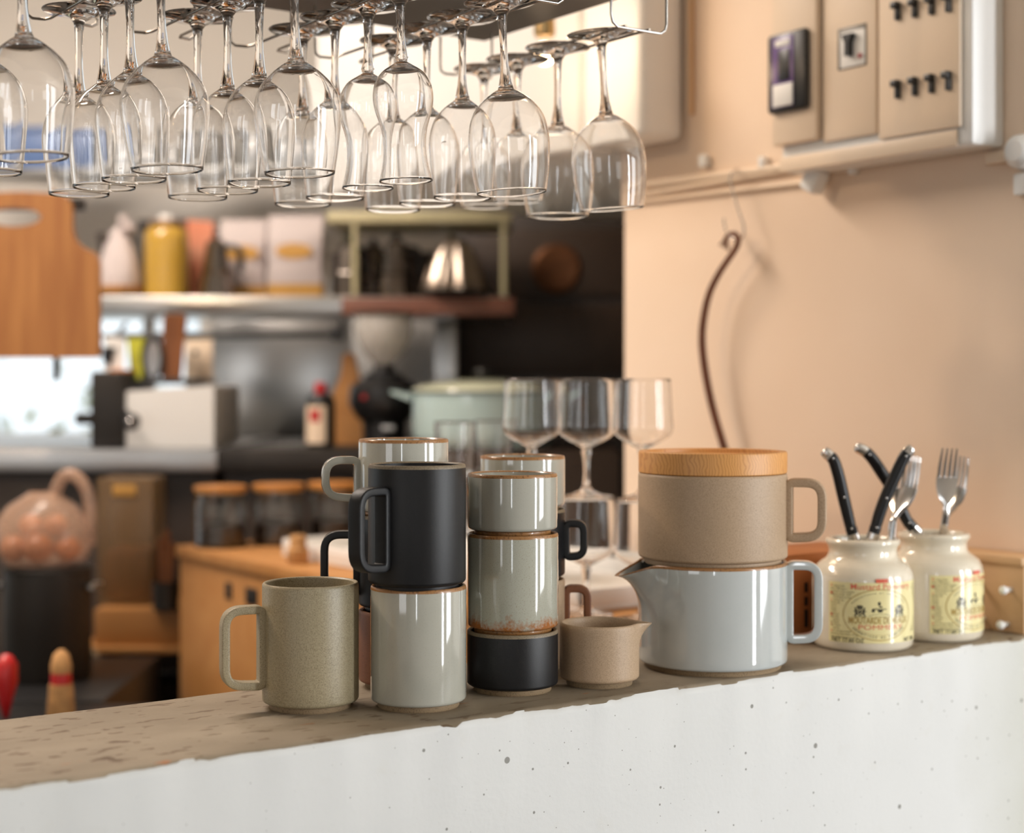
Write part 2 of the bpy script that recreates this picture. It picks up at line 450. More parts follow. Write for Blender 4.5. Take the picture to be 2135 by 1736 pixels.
def bm_prism(bm, outline, y0, y1, mi=0):
    """outline in x, z; extruded along y"""
    a = [bm.verts.new((x, y0, z)) for x, z in outline]
    b = [bm.verts.new((x, y1, z)) for x, z in outline]
    n = len(a)
    bm.faces.new(a[::-1]).material_index = mi; bm.faces.new(b).material_index = mi
    for i in range(n):
        j = (i+1) % n
        bm.faces.new((a[i], a[j], b[j], b[i])).material_index = mi
def fillet(pts, r, n=6):
    """round the corners of a closed 2-D outline"""
    out = []; m = len(pts)
    for i in range(m):
        p = Vector(pts[i]); a = Vector(pts[i-1]); b = Vector(pts[(i+1) % m])
        rr = r[i] if isinstance(r, (list, tuple)) else r
        da = (a-p); db = (b-p)
        rr = min(rr, da.length*.49, db.length*.49)
        if rr < 1e-6: out.append(tuple(p)); continue
        s = p+da.normalized()*rr; e = p+db.normalized()*rr
        for k in range(n+1):
            t = k/n; out.append(tuple(s*(1-t)**2+p*2*t*(1-t)+e*t*t))
    return out

# text -> flat mesh data, through Blender's own font
def text_geo(s, size, bold=0.0, width=1.0):
    cu = bpy.data.curves.new('t', 'FONT'); cu.body = s; cu.size = size; cu.align_x = 'CENTER'; cu.align_y = 'CENTER'
    cu.offset = bold; cu.resolution_u = 3
    ob = bpy.data.objects.new('t', cu); COL.objects.link(ob)
    dg = bpy.context.evaluated_depsgraph_get(); dg.update()
    me = bpy.data.meshes.new_from_object(ob.evaluated_get(dg))
    vs = [(v.co.x*width, v.co.y) for v in me.vertices]; fs = [tuple(p.vertices) for p in me.polygons]
    bpy.data.objects.remove(ob); bpy.data.curves.remove(cu); bpy.data.meshes.remove(me)
    return vs, fs

# ================================================================== SETTING
def struct(o): o['kind'] = 'structure'; return o
WX = 1.56     # face of the right wall
bx = box
struct(box('floor', -5, 6.5, -2.7, 7.5, -.1, 0, M['floor']))
struct(box('ceiling', -5, 6.5, -2.7, 7.5, 2.75, 2.85, M['ceil']))
struct(box('wall_left', -4.2, -4.0, -2.7, 7.5, 0, 2.75, M['kwall']))
struct(box('wall_far_right', 6.2, 6.4, -2.7, 7.5, 0, 2.75, M['kwall']))
# right wall: the pier the bar runs into
bm = bmesh.new(); bm_box(bm, WX, WX+.16, 1.122, 1.905, 0, 2.75, .006)
struct(finish('wall_right', bm, M['wall']))
bm = bmesh.new(); bm_box(bm, WX+.16, 6.2, 1.75, 1.9, 0, 2.75)
struct(finish('wall_divider', bm, M['kwall']))
# front wall with window openings, behind the eye
def front_wall():
    bm = bmesh.new()
    xs = [(-4, -2.15), (-1.65, 2.31), (2.93, 3.55), (5.15, 6.2)]
    for a, b in xs: bm_box(bm, a, b, -2.6, -2.42, 0, 2.75)
    for a, b in ((-2.15, -1.65), (2.31, 2.93), (3.55, 5.15)):
        bm_box(bm, a, b, -2.6, -2.42, 0, .38 if a > 0 else .8); bm_box(bm, a, b, -2.6, -2.42, 2.52, 2.75)
    return finish('wall_front', bm, M['kwall'], smooth=False)
struct(front_wall())
bm = bmesh.new()
for a in ((-1.44, -1.38), (.18, .24), (-.63, -.57)): bm_box(bm, -3.99, -3.95, a[0], a[1], .82, 2.28)
for a in ((.82, .88), (2.22, 2.28)): bm_box(bm, -3.99, -3.95, -1.44, .24, a[0], a[1])
struct(finish('fill_frame', bm, M['white'], smooth=False))  # frame made up around the left side fill, no opening behind it
# back wall of the kitchen, square to the view, with a window at the left
KD = 4.1
def back_wall():
    bm = bmesh.new()
    x0, x1 = -2.0, -.79; z0, z1 = CAMZ-.16, CAMZ+.26
    bm_box(bm, -3.8, x0, 0, .15, 0, 2.75); bm_box(bm, x1, 3.5, 0, .15, 0, 2.75)
    bm_box(bm, x0, x1, 0, .15, 0, z0); bm_box(bm, x0, x1, 0, .15, z1, 2.75)
    o = finish('wall_back', bm, M['kwall'], smooth=False)
    o.location = K(0, KD); o.rotation_euler = (0, 0, AZ); return struct(o)
back_wall()
def kitchen_window():
    bm = bmesh.new(); x0, x1 = -2.0, -.79; z0, z1 = CAMZ-.16, CAMZ+.26
    t = .03
    bm_box(bm, x0, x1, 0, .06, z0, z0+t); bm_box(bm, x0, x1, 0, .06, z1-t, z1)
    bm_box(bm, x0, x0+t, 0, .06, z0, z1); bm_box(bm, x1-t, x1, 0, .06, z0, z1)
    bm_box(bm, -1.45, -1.42, .01, .05, z0, z1)
    o = finish('window_1', bm, M['white'], smooth=False)
    o.location = K(0, KD+.05); o.rotation_euler = (0, 0, AZ); struct(o)
    g = box('pane', x0+t, x1-t, .028, .032, z0+t, z1-t, M['glass'], o)
kitchen_window()
# white boxed-in duct high on the right, in front of the kitchen wall
def duct():
    bm = bmesh.new()
    zb = CAMZ+(800-287)/F_PX*2.31
    bm_box(bm, 1.475, 1.558, 1.76, 1.9, zb, 2.75, .012, 3)
    bm_box(bm, 1.475, 2.6, 1.907, 2.75, zb, 2.75, .012, 3)
    return struct(finish('trim_1', bm, M['white']))
duct()
bm = bmesh.new(); bm_tube(bm, [(1.556, 1.742, 1.68), (1.556, 1.742, 2.74)], .004)
struct(finish('trim_2', bm, M['pegboard']))

# the bar: a half wall of painted concrete with a trowelled top
def bar():
    bm = bmesh.new()
    y0, y1 = 1.120, 1.353
    # cross-section with slightly rounded, uneven front edge
    n = 260; xa, xb = -.75, WX
    rows = []
    for i in range(n+1):
        x = xa+(xb-xa)*i/n
        e = .0011*math.sin(x*41)+.0008*math.sin(x*117+1)+random.uniform(-.0006, .0006)
        e2 = .0009*math.sin(x*29+2)+random.uniform(-.0005, .0005)
        chip = .0018 if random.random() < .05 else 0
        sec = [(y0, 0), (y0, .9), (y0+e*.4, BAR-.008), (y0+.001+e, BAR-.0035-chip), (y0+.0045+e2+chip, BAR-.0004),
               (y0+.010, BAR), (y1-.010, BAR), (y1-.004+e2, BAR-.0008), (y1-.0005, BAR-.005), (y1, BAR-.02), (y1, 0)]
        rows.append([bm.verts.new((x, y, z)) for y, z in sec])
    for i in range(n):
        for k in range(len(rows[0])-1):
            bm.faces.new((rows[i][k], rows[i+1][k], rows[i+1][k+1], rows[i][k+1]))
    for r in (rows[0], rows[-1]): bm.faces.new(r)
    o = finish('bar_counter', bm, M['bar'], angle=50)
    return tag(o, 'white painted concrete bar counter with a bare brown-grey stained top', 'counter')
bar()

# ================================================================== STONEWARE
def rrect_loop(x0, x1, z0, z1, r, n=7):
    return fillet([(x0, z0), (x1, z0), (x1, z1), (x0, z1)], r, n)
def mug_handle(R, hz0, hz1, reach, m, parent, wd=.0145, th=.0072, rad_=.015):
    """closed squared loop of clay strap glued to the wall along local +x"""
    x0 = R+.0012; x1 = R+reach-th/2
    pts = fillet([(x0, hz0+th/2), (x1, hz0+th/2+.002), (x1, hz1-th/2), (x0, hz1-th/2)], [.006, rad_, rad_, .006], 7)
    path = []
    for i in range(len(pts)):   # resample the straight runs
        a = Vector((pts[i][0], 0, pts[i][1])); b = Vector((pts[(i+1) % len(pts)][0], 0, pts[(i+1) % len(pts)][1]))
        path.append(a)
        if (b-a).length > .012:
            for t in (.33, .66): path.append(a.lerp(b, t))
    hw, ht, c = wd/2, th/2, .0016
    prof = fillet([(-hw, -ht), (hw, -ht), (hw, ht), (-hw, ht)], c, 3)
    bm = bmesh.new()
    n = len(path); rings = []
    for k in range(n):
        t = (path[(k+1) % n]-path[k-1]).normalized(); s = Vector((0, 1, 0)); nn = s.cross(t).normalized()
        rings.append([bm.verts.new(path[k]+s*u+nn*v) for u, v in prof])
    for k in range(n):
        a, b = rings[k], rings[(k+1) % n]
        for i in range(len(prof)):
            j = (i+1) % len(prof); bm.faces.new((a[i], a[j], b[j], b[i]))
    return finish('handle', bm, m, parent, angle=50)
def vessel_profile(R, h, wall=.0042, foot=.0055, fr=.0062, br=.0032):
    """(profile, segment material index): 0 glaze, 1 lip, 2 foot"""
    p = [(0, .001), (R-fr-.004, .001), (R-fr-.003, 0), (R-fr-.0005, 0), (R-fr, .001), (R-fr, foot-.001), (R-fr+.001, foot)]
    m = [2]*6
    for k in range(1, 6):
        a = PI/2*k/5; p.append((R-br+br*math.sin(a), foot+br-br*math.cos(a))); m.append(0 if k > 1 else 2)
    p += [(R, h*.5), (R, h-.0032)]; m += [0, 0]
    p += [(R-.0003, h-.0012), (R-.0011, h-.0002), (R-.0021, h), (R-wall+.0011, h-.0003), (R-wall+.0002, h-.0014)]; m += [1]*5
    p += [(R-wall, h-.006), (R-wall, foot+.012), (R-wall-.004, foot+.006), (0, foot+.005)]; m += [0]*4
    return p, m
def make_mug(name, label, cat, R, h, body, lip, foot, pos, z, handle=None, group=None, hm=None):
    t = thing(name, label, cat, (pos.x, pos.y, z), 0, group)
    p, ms = vessel_profile(R, h)
    lathe('body', p, [body, lip, foot], t, 128, ms)
    if handle:
        ang, z0, z1, reach = handle
        hd = mug_handle(R, z0, z1, reach, hm or body, t)
        hd.rotation_euler = (0, 0, ang)
    return t
def left(toward=0):   # world angle of a handle pointing to the view's left, turned by degrees towards the eye
    return AZ+PI+rad(toward)
def right(toward=0): return AZ-rad(toward)
RM = .0425
ST = 'stoneware stacked on the bar'
p1 = kp(647, 1.40)
make_mug('mug', 'sandy olive mug standing alone, leftmost on the bar', 'mug', RM, .110, M['olive'], M['olive'], M['foot_clay'],
         p1, BAR, (left(22), .018, .092, .0375))
p2 = kp(872, 1.405)
make_mug('mug', 'tall glossy grey mug on the bar under the tall black mug', 'mug', RM, .107, M['glaze'], M['rim_rust'], M['foot_clay'],
         p2, BAR, (rad(40), .016, .09, .038), ST)
make_mug('mug', 'tall matte black mug with its handle turned forward, on top of a tall grey mug', 'mug', RM+.0007, .110, M['black'], M['blackrim'], M['black'],
         kp(869, 1.400), BAR+.1045, (left(52), .018, .092, .0375), ST)
p3 = kp(1068, 1.478)
make_mug('cup', 'low matte black cup on the bar, bottom of the front middle stack', 'cup', RM, .0565, M['black'], M['blackrim'], M['foot_clay'], p3, BAR, None, ST)
make_mug('mug', 'grey glazed mug rusting at its foot, middle of the front stack of three', 'mug', RM, .0925, M['glaze_foot'], M['rim_rust'], M['rim_rust'],
         p3+Vector((.0005, 0, 0)), BAR+.054, (rad(55), .014, .076, .036), ST)
make_mug('cup', 'low grey glazed cup, topmost of the front stack of three', 'cup', RM-.0005, .0575, M['glaze'], M['rim_rust'], M['rim_rust'], p3, BAR+.054+.0905, None, ST)
p4 = kp(1089, 1.585)
make_mug('mug', 'sand clay mug with its handle to the right, bottom of the rear middle stack', 'mug', RM, .0905, M['sand'], M['sand'], M['foot_clay'], p4, BAR, (right(0), .012, .084, .026), ST, M['brownclay'])
make_mug('mug', 'matte black mug with its handle to the right, middle of the rear middle stack', 'mug', RM, .072, M['black'], M['blackrim'], M['foot_clay'], p4, BAR+.0885, (right(5), .020, .061, .0225), ST)
make_mug('cup', 'low pale grey cup on top of the rear middle stack, stemware behind it', 'cup', RM, .055, M['glaze'], M['rim_rust'], M['foot_clay'], p4, BAR+.1585, None, ST)
p5 = kp(841, 1.497)
make_mug('mug', 'reddish clay mug almost hidden at the bottom of the rear left stack', 'mug', RM, .073, M['brownclay'], M['brownclay'], M['foot_clay'], p5, BAR, None, ST)
make_mug('mug', 'matte black mug with its handle to the left, behind the tall black mug', 'mug', RM, .091, M['black'], M['blackrim'], M['black'], p5, BAR+.0712, (left(4), .014, .0755, .0355), ST)
make_mug('mug', 'small grey mug with a squarish handle, topmost of the rear left stack', 'mug', RM, .073, M['glaze'], M['rim_rust'], M['rim_rust'], p5, BAR+.1602, (left(12), .014, .057, .035), ST)

# spouted vessels: the wall near the rim is pulled out and up into a lip
def make_spouted(name, label, cat, R, h, mats, pos, z, spout_ang, slen, sdrop, swide, sfrom, handle=None, rz=0, hm=None, lipup=.0):
    t = thing(name, label, cat, (pos.x, pos.y, z))
    wall = .0042; foot = .0055
    base, ms0 = vessel_profile(R, h, wall)
    # finer vertical steps where the spout grows
    prof = []; mids = []
    for k, (r, zz) in enumerate(base):
        if k and abs(zz-base[k-1][1]) > .012:
            r0, z0 = base[k-1]; n = 9
            for j in range(1, n):
                prof.append((r0+(r-r0)*j/n, z0+(zz-z0)*j/n)); mids.append(ms0[k-1])
        prof.append((r, zz))
        if k: mids.append(ms0[k-1])
    def fn(a, r, zz):
        d = (a-spout_ang+PI) % (2*PI)-PI
        u = max(0.0, (zz-(h-sfrom))/sfrom)
        if r < R*.8 or u <= 0: return r, zz
        g = math.exp(-(d/(swide*(1.35-.35*u)))**2*1.0)
        push = slen*g*(u**2.3)
        return r+push, zz+lipup*g*u**3 - sdrop*g*(u**5)
    bm = bmesh.new(); bm_lathe(bm, prof, 240, mids, fn=fn)
    finish('body', bm, mats, t, angle=50)
    if handle:
        ang, z0, z1, reach = handle
        hd = mug_handle(R, z0, z1, reach, hm or mats[0], t, .018, .0085, .02)
        hd.rotation_euler = (0, 0, ang)
    return t
pc = kp(1249, 1.508)
make_spouted('creamer', 'small unglazed sand clay creamer with a short pouring lip, left of the teapot', 'creamer', .0378, .0585,
             [M['sand'], M['sand'], M['foot_clay']], pc, BAR, right(0), .0135, .001, .17, .026)
pt = kp(1485, 1.606)
make_spouted('teapot', 'wide pale grey glazed teapot with a spout to the left, under the sand clay pot', 'teapot', .0752, .1065,
             [M['white_glaze'], M['rim_rust'], M['foot_clay']], pt, BAR, left(16), .031, .013, .20, .062,
             (right(8), .024, .110-.003, .0345))
t = make_mug('lidded_pot', 'wide unglazed sand clay pot with a wooden lid, stacked on the teapot', 'pot', .0752, .0905, M['sand'], M['sand'], M['sand'],
             pt, BAR+.1045, None)
hd = mug_handle(.0752, .022, .086, .0385, M['sand'], t, .018, .0085, .016); hd.rotation_euler = (0, 0, right(14))
lathe('lid', [(0, .004), (.070, .004), (.070, -.004), (.0705, 0.0), (.0738, 0), (.0748, .001), (.0750, .0195), (.0745, .0212), (.0735, .0218), (.0688, .0218), (.0675, .021),
              (.0668, .0175), (.066, .0168), (0, .0168)], M['lid_wood'], t, 128, loc=(0, 0, .0908))

# carton behind the teapot handle
def carton2():
    t = thing('carton', 'small brown carton with black printing, between the teapot and the mustard jars', 'box', (1.315, 1.298, BAR))
    bm = bmesh.new(); bm_box(bm, -.075, .085, -.043, .04, 0, .084, .001); finish('body', bm, M['carton'], t)
    bm = bmesh.new(); bm_box(bm, -.077, .087, -.045, .042, .084, .0955, .001); finish('lid', bm, M['carton'], t)
    for k, (a, b) in enumerate(((.013, .033), (.037, .047), (.052, .063))):   # worn vertical lettering, unreadable
        bm = bmesh.new(); bm_box(bm, -.026, -.021, -.0437, -.0431, a, b); finish('lettering', bm, M['ink'], t)
carton2()

# wooden ledge with white pegs along the wall
def peg_ledge():
    t = thing('peg_board', 'low tan wooden board with white pegs, against the wall behind the mustard jars', 'board', (1.512, 1.13, BAR))
    bm = bmesh.new(); bm_box(bm, 0, .042, 0, .215, 0.0005, .078, .001); bm_box(bm, -.004, .046, 0, .217, .078, .088, .002); finish('board', bm, M['pegboard'], t)
    for y, z in ((.058, .052), (.018, .050), (.056, .013), (.022, .010)):
        bm = bmesh.new(); bm_tube(bm, [(.001, y, z), (-.010, y, z)], .003, 12); bm_sphere(bm, (-.013, y, z), .0052, 14)
        finish('peg', bm, M['whiteplast'], t)
peg_ledge()

# ================================================================== MUSTARD JARS
JR = .0545
def wrap(bm, vs, fs, u0, v0, R, rot=0.0, mi=0):
    out = []
    for x, y in vs:
        c, s = math.cos(rot), math.sin(rot)
        u = u0+x*c-y*s; v = v0+x*s+y*c
        a = u/R
        out.append(bm.verts.new((R*math.sin(a), -R*math.cos(a), v)))
    for f in fs:
        try: bm.faces.new([out[i] for i in f]).material_index = mi
        except ValueError: pass
def ring_geo(rx, ry, w, n=72, a0=0, a1=2*PI):
    vs = []; fs = []
    for i in range(n+1):
        a = a0+(a1-a0)*i/n
        vs += [((rx-w/2)*math.cos(a), (ry-w/2)*math.sin(a)), ((rx+w/2)*math.cos(a), (ry+w/2)*math.sin(a))]
        if i: fs.append((2*i-2, 2*i-1, 2*i+1, 2*i))
    return vs, fs
def rect_geo(w, h, nx=1):
    vs = []; fs = []
    for i in range(nx+1):
        x = -w/2+w*i/nx; vs += [(x, -h/2), (x, h/2)]
        if i: fs.append((2*i-2, 2*i-1, 2*i+1, 2*i))
    return vs, fs
def arc_text(bm, s, size, rx, ry, a0, a1, u0, v0, R, below=False):
    n = len(s)
    for i, ch in enumerate(s):
        if ch == ' ': continue
        a = a0+(a1-a0)*(i+.5)/n
        x, y = rx*math.cos(a), ry*math.sin(a)
        ta = math.atan2(ry*math.cos(a), -rx*math.sin(a))
        if not below: ta += PI
        vs, fs = text_geo(ch, size)
        wrap(bm, vs, fs, u0+x, v0+y, R, ta)
    return
def crest_geo(bm, u, v, s, R):
    # crown, shield and two supporters
    def blob(x, y, rx, ry, n=14):
        vs = [(rx*math.cos(2*PI*i/n), ry*math.sin(2*PI*i/n)) for i in range(n)]
        wrap(bm, vs, [tuple(range(n))], u+x*s, v+y*s, R)
    B = lambda x, y, a, b: blob(x, y, a*s, b*s)
    wrap(bm, *ring_geo(.27*s, .32*s, .10*s, 20), u, v-.08*s, R); B(0, -.08, .14, .18)
    for dx in (-.24, -.12, 0, .12, .24): B(dx, .47+.05*(1-abs(dx)*3), .06, .10)
    wrap(bm, *rect_geo(.62*s, .12*s, 3), u, v+.34*s, R)
    for sg in (-1, 1):
        B(sg*.42, .08, .09, .20); B(sg*.46, .30, .07, .08); B(sg*.40, -.26, .08, .2); B(sg*.56, -.02, .1, .04); B(sg*.53, -.45, .09, .05)
    wrap(bm, *rect_geo(1.1*s, .05*s, 4), u, v-.55*s, R)
def make_jar():
    t = thing('mustard_jar', 'cream mustard jar holding two black-handled knives and forks, nearer the teapot', 'jar')
    R = JR
    p = [(0, .002), (R-.008, .002), (R-.0065, 0), (R-.003, .0012), (R-.0006, .005), (R, .012), (R, .073), (R-.0012, .081), (R-.005, .088),
         (R-.0108, .0925), (R-.0152, .0952), (R-.0174, .0985), (R-.0180, .104), (R-.0172, .108), (R-.0150, .1112), (R-.0142, .1138), (R-.0150, .1162),
         (R-.0172, .1175), (R-.0205, .117), (R-.0222, .114), (R-.0224, .1), (R-.020, .094), (R-.008, .084), (R-.0055, .075), (R-.0055, .014), (R-.010, .008), (0, .008)]
    sp = []
    lathe('body', p, M['cream'], t, 128, angle=60)
    bm = bmesh.new(); n = 60; w = .1135; z0, z1 = .0105, .0885-.0005; Rl = R+.0003
    hw = w/2; zt = .0875
    vs = []; fs = []
    rows = [(z0), (.03), (.05), (.070), (.0745)]
    for i in range(n+1):
        for z in rows: vs.append((-hw+w*i/n, z))
        if i:
            m_ = len(rows)
            for k in range(m_-1): fs.append(((i-1)*m_+k, (i-1)*m_+k+1, i*m_+k+1, i*m_+k))
    wrap(bm, vs, fs, 0, 0, Rl)
    lab = finish('label', bm, M['labelyellow'], t, angle=60)
    lab['label'] = 'pale yellow paper label'
    Rt = R+.0005
    def put(mt, items):
        bm = bmesh.new()
        for (s, size, u, v, bold, wd, al) in items:
            vs, fs = text_geo(s, size, bold, wd)
            if al == 'L':
                mn = min(x for x, y in vs); vs = [(x-mn, y) for x, y in vs]
            if al == 'R':
                mn = max(x for x, y in vs); vs = [(x-mn, y) for x, y in vs]
            wrap(bm, vs, fs, u, v, Rt)
        return bm
    ve = .0405; vo = 0.0   # oval centre
    bm = put(0, [('Mustard Pommery', .0088, .004, .0700, .00002, 1.08, 'C'), ('POMMERY', .0072, .002, .0272, -.00002, 1.55, 'C')])
    wrap(bm, *rect_geo(.0135, .0042, 3), .002, .0765, Rt)
    L0 = -.0545
    for v in (.0698, .0622, .0546, .0394, .0288, .0212):
        vs, fs = text_geo('IPTRMK'[int(v*1e4) % 6], .0042, .0001); wrap(bm, vs, fs, L0+.001, v, Rt)
    a = finish('lettering', bm, M['redink'], lab, smooth=False); a['label'] = 'red lettering'
    bm = put(0, [('MOUTARDE DE MEAUX', .0098, .0005, .0343, .0002, .66, 'C')])
    wrap(bm, *ring_geo(.0395, .0268, .0009), 0, ve, Rt); wrap(bm, *ring_geo(.0330, .0215, .0003, a0=rad(200), a1=rad(340)), 0, ve, Rt)
    a = finish('lettering', bm, M['goldink'], lab, smooth=False); a['label'] = 'gold lettering and oval'
    lines = ['t was in the', 'year 1760 that a', 'superior of the ancient', 'religious order of M', 'ransmitted to the', 'ommery fa', 'family the', 'secret', 'recipe', 'of this',
             'delicious', 'specialty.', 'eaders', 'le Parfait', 'the Taylor', 'onnois', 'he annual number', 'record of the tables of the', 'kings of France since 1632.']
    it = []
    for k, s in enumerate(lines): it.append((s, .0031, L0+(.003 if k in (0, 4, 5, 12, 15, 16) else 0), .0702-.0030*k, .0, .95, 'L'))
    for k, s in enumerate(['ted to', 'the best', 'of the', 'noble', 'most', 'ted', 'of', '', '', '', '', '', 'all', 'the', 'ever', 'the fine', 'tables of']):
        if s: it.append((s, .0031, .0545, .0702-.0030*k, 0, .95, 'R'))
    bm = put(0, it); a = finish('lettering', bm, M['oliveink'], lab, smooth=False); a['label'] = 'small dark body text'
    bm = put(0, [('NET 17.60 OZ', .0062, -.053, .0130, .0001, .95, 'L'), ('NET 500 g', .0058, .053, .0130, .0001, .9, 'R')])
    arc_text(bm, 'AROMATISEE AU VINAIGRE', .0036, .0355, .0238, rad(215), rad(325), 0, ve, Rt, True)
    arc_text(bm, 'MANUFACTURED BY THE SOCIETY', .0024, .0348, .0230, rad(150), rad(30), 0, ve, Rt)
    crest_geo(bm, -.0215, ve+.004, .0105, Rt); crest_geo(bm, .0235, ve+.004, .0105, Rt)
    # a small bird over a curved ground
    for (x, y, rx, ry) in ((0, .012, .0016, .0022), (-.004, .0065, .004, .0006), (.001, .0045, .003, .0018), (.005, .0062, .0035, .0005), (-.0065, .0045, .0018, .0016), (.0015, .0085, .002, .001)):
        vs = [(rx*math.cos(2*PI*i/12), ry*math.sin(2*PI*i/12)) for i in range(12)]; wrap(bm, vs, [tuple(range(12))], x-.001, ve+y, Rt)
    wrap(bm, *ring_geo(.013, .004, .0004, a0=rad(20), a1=rad(160)), 0, ve-.003, Rt)
    wrap(bm, *ring_geo(.009, .0026, .0003, a0=rad(20), a1=rad(160)), 0, ve-.0042, Rt)
    a = finish('lettering', bm, M['darkink'], lab, smooth=False); a['label'] = 'dark print with two crests'
    return t
jar = make_jar()
PJ1 = kp(1798, 1.728); PJ2 = kp(1946, 1.792)
jar.location = (PJ1.x, PJ1.y, BAR); jar.rotation_euler = (0, 0, AZ+rad(19.5)-math.atan2(1798-1067, F_PX))
jar2 = dup(jar, (PJ2.x, PJ2.y, BAR), AZ+rad(55)-math.atan2(1943-1067, F_PX), 'cream mustard jar with forks upright in it, the one nearer the wall')
jar['group'] = jar2['group'] = 'mustard jars holding cutlery'

# ------------------------------------------------------------------ cutlery
def pxpath(pts, D, dd=0.0):
    return [kp(x, D+dd*i, y) for i, (x, y) in enumerate(pts)]
def knife(label, hp, bolster, tip, D, dD=0.0):
    """hp: pixel path of the handle from the cap down; bolster: its end at the jar; tip: blade tip (pixels)"""
    base = kp(bolster[0], D+dD, bolster[1])
    t = thing('table_knife', label, 'knife', base, 0, 'knives with black riveted handles')
    def loc(p, D_): return kp(p[0], D_, p[1])-base
    n = len(hp)
    pts = [loc(p, D+dD*i/(n-1)) for i, p in enumerate(hp)]
    view = Vector((FX, FY, 0))
    sp = spline(pts, 7); m = len(sp)
    def shp(k):
        s = k/(m-1)
        r = .0062+.0012*math.sin(PI*min(1, s*1.1)) + (.0006 if s > .8 else 0)
        return circ(r*.92, 14, r*.70)
    ncap = int(m*.17); nb = m-int(m*.12)
    def part(name, a, b, mt, grow=0.0, taper=None):
        bm = bmesh.new()
        seg = sp[a:b]
        def f(k):
            q = shp(a+k); g = 1+grow
            if taper: g *= taper(k/(len(seg)-1))
            return [(u*g, v*g) for u, v in q]
        bm_sweep(bm, seg, f, up=view); return finish(name, bm, mt, t, angle=60)
    part('cap', 0, ncap+1, M['mirror'], .03, lambda s: .55+.45*math.sqrt(max(0, 1-(1-min(1, s*1.8))**2)))
    part('handle', ncap, nb+1, M['handleblk'])
    part('bolster', nb, m, M['mirror'], .04)
    for f in (.22, .52, .82):
        k = int(f*(m-1)); bm = bmesh.new(); bm_sphere(bm, sp[k]-view*.0046, .0013, 12); finish('rivet', bm, M['mirror'], t)
    e = sp[-1]; tp = kp(tip[0], D+dD, tip[1])-base
    bm = bmesh.new(); side = view.cross((tp-e).normalized()).normalized()
    bm_sweep(bm, [e.lerp(tp, k/8) for k in range(9)], lambda k: [(-.0055*(1-(k/8)**4), 0), (0, .0009), (.0055*(1-(k/8)**4), 0), (0, -.0009)], up=view)
    finish('blade', bm, M['mirror'], t)
    return t
knife('black-handled knife leaning left, nearest the teapot in the front jar', [(1716,938),(1727,948),(1738,960),(1748,992),(1757,1031),(1765,1065),(1772,1094),(1776,1108),(1781,1124)], (1781,1124), (1822,1325), 1.735)
knife('black-handled knife leaning right and crossing in front of another, in the front jar', [(1903,934),(1893,941),(1883,956),(1867,990),(1848,1032),(1835,1066),(1827,1092),(1823,1106),(1817,1124)], (1817,1124), (1772,1322), 1.722)
knife('black-handled knife slanting down from the left into the rear mustard jar', [(1783,932),(1799,938),(1816,953),(1838,985),(1858,1016),(1874,1050),(1889,1082),(1899,1095),(1913,1110)], (1913,1110), (1978,1235), 1.760, .012)

def fork(label, top, neck, low, D, D2, face, width=.0235):
    """fork whose tine tips are at pixel top, neck at pixel neck, handle end at pixel low; face: yaw of the front about its own axis"""
    a = kp(top[0], D, top[1]); b = kp(neck[0], (D+D2)/2, neck[1]); c = kp(low[0], D2, low[1])
    o = thing('table_fork', label, 'fork', c, 0, 'steel table forks')
    up = (a-b); H = up.length; z = up.normalized()
    x = Vector((math.cos(AZ+face), math.sin(AZ+face), 0)); x = (x-z*x.dot(z)).normalized(); y = z.cross(x)
    W = width
    def P(u, v, w_=0): return b-c+x*u+z*v+y*w_
    def bend(s): return .010*math.sin(s*PI)*(.6) - .006*s   # dish of the head
    bm = bmesh.new()
    # head: cross-sections from the neck to the roots of the tines
    prof = [(0, .0028), (.08, .0036), (.16, .0068), (.24, .0095), (.34, .0113), (.44, W/2), (.52, W/2)]
    rings = []
    th = .0011
    for s, hw in prof:
        v = s*H; bd = bend(s); r = []
        for u, w_ in ((-hw, 0), (-hw*.5, -.0008), (0, -.0011), (hw*.5, -.0008), (hw, 0)): r.append(bm.verts.new(P(u, v, bd-th+w_)))
        for u, w_ in ((hw, 0), (hw*.5, -.0008), (0, -.0011), (-hw*.5, -.0008), (-hw, 0)): r.append(bm.verts.new(P(u, v, bd+th+w_)))
        rings.append(r)
    for k in range(len(rings)-1):
        for i in range(10):
            j = (i+1) % 10; bm.faces.new((rings[k][i], rings[k][j], rings[k+1][j], rings[k+1][i]))
    bm.faces.new(rings[-1]); bm.faces.new(rings[0][::-1])
    for q in range(4):
        u0 = -W/2+W*(q+.5)/4
        pth = []; hw = []
        for k in range(9):
            s = .49+.51*k/8; pth.append(P(u0*(1-.10*k/8), s*H, bend(s))); hw.append(.0020*(1-.55*(k/8)**2))
        bm_sweep(bm, pth, lambda k: circ(hw[k], 8, .0011), up=y)
    finish('head', bm, M['mirror'], o, angle=50)
    bm = bmesh.new(); e = Vector((0, 0, 0)); st = b-c
    mid = st.lerp(e, .35)+y*.004
    path = spline([st+z*.003, st-z*.006, mid, e], 8); m = len(path)
    bm_sweep(bm, path, lambda k: circ(.0028+.0042*(k/(m-1))**1.3, 10, .0013), up=y)
    finish('handle', bm, M['mirror'], o, angle=60)
    return o
fork('steel fork leaning right in the front jar, seen from its edge', (1916, 955), (1868, 1078), (1802, 1320), 1.735, 1.725, rad(-62))
fork('second steel fork in the front jar, mostly behind the edge-on one', (1897, 962), (1862, 1085), (1842, 1312), 1.752, 1.74, rad(-38))
fork('steel fork standing upright and facing forward in the rear jar', (1977, 933), (1972, 1062), (1950, 1295), 1.775, 1.78, rad(0))
fork('steel fork behind the upright one in the rear jar, turned aside', (2012, 953), (1974, 1078), (1918, 1290), 1.795, 1.79, rad(-48))

